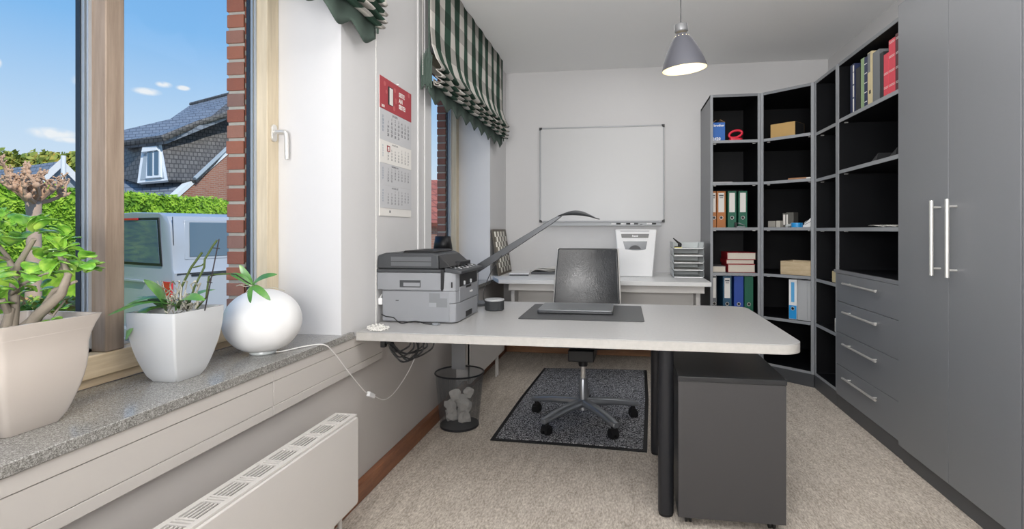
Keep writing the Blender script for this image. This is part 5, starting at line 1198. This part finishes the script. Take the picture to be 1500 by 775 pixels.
# house with dormer ----------------------------------------------------------
hs = thing('brick_house', 'brick house with grey tiled roof and white framed dormer across the street', 'house', tuple(Vector((at(260, 300, 19).x, at(260, 300, 19).y, GZ))))
e0 = at(150, 306, 15.5); e1 = at(250, 292, 15.2); tp_ = at(262, 165, 21.5)
pn = (e1 - e0).cross(tp_ - e0).normalized()
def MP(x, y, off=0): p_ = onplane(x, y, e0, pn); return p_ + (pn if pn.dot(-p_) > 0 else -pn) * off
def slab(name, pts, m, th, par=hs):
    n_ = (pts[1] - pts[0]).cross(pts[2] - pts[0]).normalized()
    if n_.dot(Vector((0, 0, H)) - pts[0]) > 0: n_ = -n_
    return obj(name, MB().prism(pts, n_ * th), Mt[m], par, smooth=False)
slab('main_roof', [MP(120, 312), MP(246, 296), MP(352, 200), MP(352, 150), MP(225, 180), MP(140, 200)], 'tile', .25)
# verge board
slab('bargeboard', [MP(240, 297, .06), MP(248, 297, .06), MP(352, 207, .06), MP(352, 196, .06)], 'bargeboard', .12)
# gable wall below the verge
gA, gB = MP(250, 295, -.1), MP(356, 203, -.1)
gC = Vector((gB.x, gB.y, 0)) + (Vector((gB.x, gB.y, 0)) - Vector((gA.x, gA.y, 0))) * 1.2
slab('gable_wall', [Vector((gA.x, gA.y, GZ)), gA, gB, Vector((gC.x, gC.y, gB.z * .9)), Vector((gC.x, gC.y, GZ))], 'brickfar', .3)
wl = (MP(120, 312, -.2)); wr = MP(246, 296, -.2)
slab('front_wall', [Vector((wl.x, wl.y, GZ)), Vector((wr.x, wr.y, GZ)), wr, wl], 'brickfar', .3)
# upper roof behind
u0 = at(205, 205, 22.5); u1 = at(280, 153, 25.5); u2 = at(352, 134, 24.0); u3 = at(352, 172, 21.3)
slab('upper_roof', [u0, u1, u2, u3], 'tile', .25)
obj('ridge_cap', MB().tube([u1, u2], .10, 8), Mt['tiledark'], hs)
# dormer: tile-hung cheeks, window front, roof edge
dT = 17.0
fl = at(201, 268, 15.9); frr = at(247, 264, 15.6); ftl = at(209, 209, 16.5); ftr = at(236, 204, 16.3)
slab('dormer_front', [fl, frr, ftr, ftl], 'bargeboard', .12)
fn_ = (frr - fl).cross(ftl - fl).normalized()
if fn_.dot(-fl) < 0: fn_ = -fn_
def DF(x, y, o=0): return onplane(x, y, fl, fn_) + fn_ * o
slab('window_reveal', [DF(206, 264, .02), DF(241, 261, .02), DF(233, 211, .02), DF(213, 214, .02)], 'siding', .05)
wf = slab('dormer_window', [DF(217, 263, .08), DF(239, 261, .08), DF(237, 219, .08), DF(219, 221, .08)], 'bargeboard', .06)
for (xa, xb, ya_, yb_) in ((220, 223.5, 224, 259), (224.5, 227, 224, 259), (230, 236, 223, 258)):
    slab('window_pane', [DF(xa, yb_, .10), DF(xb, yb_, .10), DF(xb, ya_, .10), DF(xa, ya_, .10)], 'vanglass', .02, wf)
slab('roller_box', [DF(213, 226, .14), DF(236, 223, .14), DF(235, 217, .14), DF(215, 219, .14)], 'bargeboard', .1)
slab('dormer_cheek', [frr + fn_ * .02, MP(288, 266, .05), MP(352, 205, .05), MP(352, 150, .3), at(300, 178, 17.8), ftr + fn_ * .02], 'tiledark', .1)
slab('dormer_cheek', [fl, MP(176, 262, .05), MP(176, 214, .3), ftl], 'tiledark', .1)
slab('dormer_roof', [at(176, 212, 16.6), at(240, 204, 16.0), at(300, 180, 17.0), at(352, 160, 17.8), at(352, 155, 21), at(235, 193, 21.5), at(176, 206, 20)], 'tile', .15)
obj('ridge_cap', MB().tube([at(176, 211, 16.5), at(240, 202, 15.9), at(290, 181, 16.9), at(352, 161, 17.7)], .10, 8), Mt['tiledark'], hs)
obj('flashing', MB().tube([MP(288, 266, .1), MP(352, 205, .1)], .06, 6), Mt['siding'], hs)
# grey gabled outbuilding on the left
ob = thing('gabled_outbuilding', 'low grey gabled building with white edge boards beyond the hedge', 'building', (at(80, 300, 18).x, at(80, 300, 18).y, GZ))
ap = at(90, 238, 17.0); ax = (at(20, 249, 18.9) - ap); ax.z = 0
gL = at(38, 285, 16.2); gR = at(126, 274, 17.6)
slab('gable_wall', [Vector((gL.x, gL.y, GZ)), gL, ap - Vector((0, 0, .12)), gR, Vector((gR.x, gR.y, GZ))], 'siding', .2, ob)
rv = ax.normalized() * 8
low = gL + (gL - ap) * .35
slab('roof', [ap + Vector((0, 0, .05)), low + Vector((0, 0, .05)), low + rv + Vector((0, 0, .05)), ap + rv + Vector((0, 0, .05))], 'tile', .15, ob)
fwd = (Vector((0, 0, 0)) - Vector((ap.x, ap.y, 0))).normalized() * .1
def strip(a, b, w_): return [a + fwd, b + fwd, b + fwd - Vector((0, 0, w_)), a + fwd - Vector((0, 0, w_))]
obj('bargeboard', MB().prism(strip(ap + Vector((0, 0, .12)), low + Vector((0, 0, .1)), .30), fwd), Mt['bargeboard'], ob)
lowr = gR + (gR - ap) * .02
obj('bargeboard', MB().prism(strip(ap + Vector((0, 0, .12)), lowr + Vector((0, 0, .1)), .30), fwd), Mt['bargeboard'], ob)
ps = at(93, 300, 14.0)
meta(obj('white_post', MB().tube([(ps.x, ps.y, GZ), (ps.x, ps.y, at(93, 228, 14.0).z)], .055, 10), Mt['bargeboard']), 'tall white post in front of the grey gabled building', 'post')
# trees behind
def tree(x, y, t_, rx, rz_, label, seed):
    c0 = at(x, y, t_); r = thing('leafy_tree', label, 'tree', (c0.x, c0.y, GZ), group='trees beyond the hedge'); rnd = random.Random(seed); m = MB()
    for k in range(1600):
        a, b_ = rnd.uniform(0, 2 * PI), math.acos(rnd.uniform(-1, 1)); q = rnd.uniform(.55, 1) * (1 + .35 * noise.noise(Vector((math.cos(a) * 2, math.sin(a) * 2, b_ * 1.5 + seed))))
        p_ = c0 + Vector((rx * q * math.sin(b_) * math.cos(a), rx * q * math.sin(b_) * math.sin(a), rz_ * q * math.cos(b_))); s = rnd.uniform(.14, .3)
        nrm = Vector((rnd.uniform(-1, 1), rnd.uniform(-1, 1), rnd.uniform(-.3, 1))).normalized(); u_ = nrm.orthogonal().normalized() * s; w_ = nrm.cross(u_)
        m.add([p_ - u_, p_ - w_ * .6, p_ + u_, p_ + w_ * .6], [(0, 1, 2, 3)])
    obj('crown', m, Mt['treegreen'], r, smooth=False, fixn=False); obj('trunk', MB().tube([(c0.x, c0.y, GZ), tuple(c0)], [.3, .12], 8), Mt['treebark'], r)
tree(-4, 250, 30, 1.5, 1.2, 'autumn coloured leafy tree at the left picture edge beyond the hedge', 1)
tree(76, 244, 38, 1.9, 1.0, 'autumn coloured leafy tree behind the apex of the grey gabled building', 2)
tree(114, 246, 31, 1.0, .9, 'yellowing leafy tree between the white post and the window upright', 3)
tree(42, 256, 44, 1.8, .8, 'low leafy tree behind the tiled slope of the grey building', 5)
# brick neighbour seen through the far window
nb = thing('neighbour_house', 'brick neighbour house with red tiled roof glimpsed through the far window', 'house', (-6.6, 14.5, GZ))
obj('wall', B(-9.0, -4.0, 14.0, 18, GZ, 1.35), Mt['brickfar'], nb)
slab('roof', [Vector((-9.2, 13.8, 1.35)), Vector((-3.9, 13.8, 1.35)), Vector((-3.9, 16.5, 2.8)), Vector((-9.2, 16.5, 2.8))], 'tilered', .15, nb)

# ---------------------------------------------------------------- WORLD: blue sky with a few small clouds
W = bpy.data.worlds.new('sky'); S.world = W; W.use_nodes = True; nt = W.node_tree; N_ = nt.nodes; Lk = nt.links; bg = N_['Background']
tc = N_.new('ShaderNodeTexCoord'); nm = N_.new('ShaderNodeVectorMath'); nm.operation = 'NORMALIZE'; Lk.new(tc.outputs['Generated'], nm.inputs[0]); sx = N_.new('ShaderNodeSeparateXYZ'); Lk.new(nm.outputs[0], sx.inputs[0])
rp = N_.new('ShaderNodeValToRGB'); Lk.new(sx.outputs[2], rp.inputs[0]); e = rp.color_ramp.elements; e[0].position = 0; e[0].color = lin('dbe9f6'); e[1].position = .6; e[1].color = lin('4f96e2')
for p_, c in ((.08, 'd6e7f8'), (.16, 'c0dcf8'), (.30, '86bef3')): q = e.new(p_); q.color = lin(c)
nz_ = N_.new('ShaderNodeTexNoise'); nz_.inputs['Scale'].default_value = 38; nz_.inputs['Detail'].default_value = 6; Lk.new(nm.outputs[0], nz_.inputs['Vector'])
acc = None
def wm(op, a, b=None):
    q = N_.new('ShaderNodeMath'); q.operation = op
    for i, x in enumerate((a, b)):
        if x is None: continue
        if isinstance(x, (int, float)): q.inputs[i].default_value = x
        else: Lk.new(x, q.inputs[i])
    return q.outputs[0]
for (x, y, w_, h_) in ((78, 196, 42, 11), (215, 134, 24, 6), (240, 124, 14, 5), (118, 118, 16, 9), (268, 129, 12, 4), (-4, 92, 8, 10), (100, 205, 30, 6)):
    d_ = ray(x, y).normalized(); d1 = ray(x + w_, y).normalized() - d_; rad = d1.length; asp = w_ / h_
    sb_ = N_.new('ShaderNodeVectorMath'); sb_.operation = 'SUBTRACT'; Lk.new(nm.outputs[0], sb_.inputs[0]); sb_.inputs[1].default_value = d_
    ml = N_.new('ShaderNodeVectorMath'); ml.operation = 'MULTIPLY'; Lk.new(sb_.outputs[0], ml.inputs[0]); ml.inputs[1].default_value = (1 / rad, 1 / rad, asp * .8 / rad)
    ln_ = N_.new('ShaderNodeVectorMath'); ln_.operation = 'LENGTH'; Lk.new(ml.outputs[0], ln_.inputs[0])
    v_ = wm('SUBTRACT', 1.0, ln_.outputs['Value']); v_ = wm('MAXIMUM', v_, 0)
    acc = v_ if acc is None else wm('MAXIMUM', acc, v_)
cl = wm('MULTIPLY', acc, wm('MULTIPLY', wm('SUBTRACT', nz_.outputs['Fac'], .36), 9)); cl = wm('MINIMUM', cl, .92); cl = wm('MAXIMUM', cl, 0)
mxn = N_.new('ShaderNodeMix'); mxn.data_type = 'RGBA'; Lk.new(cl, mxn.inputs[0]); Lk.new(rp.outputs[0], mxn.inputs[6]); mxn.inputs[7].default_value = lin('f6f8fb'); Lk.new(mxn.outputs[2], bg.inputs[0]); bg.inputs[1].default_value = 1.0

# ---------------------------------------------------------------- LIGHTS
def light(name, typ, loc, e, col=(1, 1, 1), size=.3, rot=(0, 0, 0), sy=None, spot=None):
    l = bpy.data.lights.new(name, typ); l.energy = e; l.color = col; o = bpy.data.objects.new(name, l); COL.objects.link(o); o.location = loc; o.rotation_euler = rot
    if typ == 'AREA':
        l.size = size
        if sy: l.shape = 'RECTANGLE'; l.size_y = sy
    elif typ in ('POINT', 'SPOT'): l.shadow_soft_size = size
    elif typ == 'SUN': l.angle = .01
    return o
light('sun', 'SUN', (5, -5, 10), 3.6, (1, .95, .86), rot=(math.radians(48), 0, math.radians(52)))
light('ceiling_lamp_light', 'POINT', (.05, .75, 2.38), 12, (1, .98, .96), .10)
rl = light('fill_softbox', 'AREA', (-.25, -.70, 1.40), 118, (1, .99, .985), 1.3, sy=.9)  # unseen softbox added behind the camera, brightens ceiling and back wall
rl.rotation_euler = Vector((.13, .66, .76)).to_track_quat('-Z', 'Y').to_euler()
light('ceiling_fill_light', 'POINT', (.60, 1.45, 1.88), 13, (1, .985, .97), .25)  # point fill added above the frame to brighten the ceiling
light('pendant_light', 'POINT', tuple(top + tr_ @ Vector((0, 0, -.15))), .8, (1, .90, .72), .03)
light('back_fill_light', 'AREA', (.2, 3.7, 2.62), 9, (1, .99, .98), 1.5, sy=1.2)  # soft area fill added under the ceiling, no fixture there
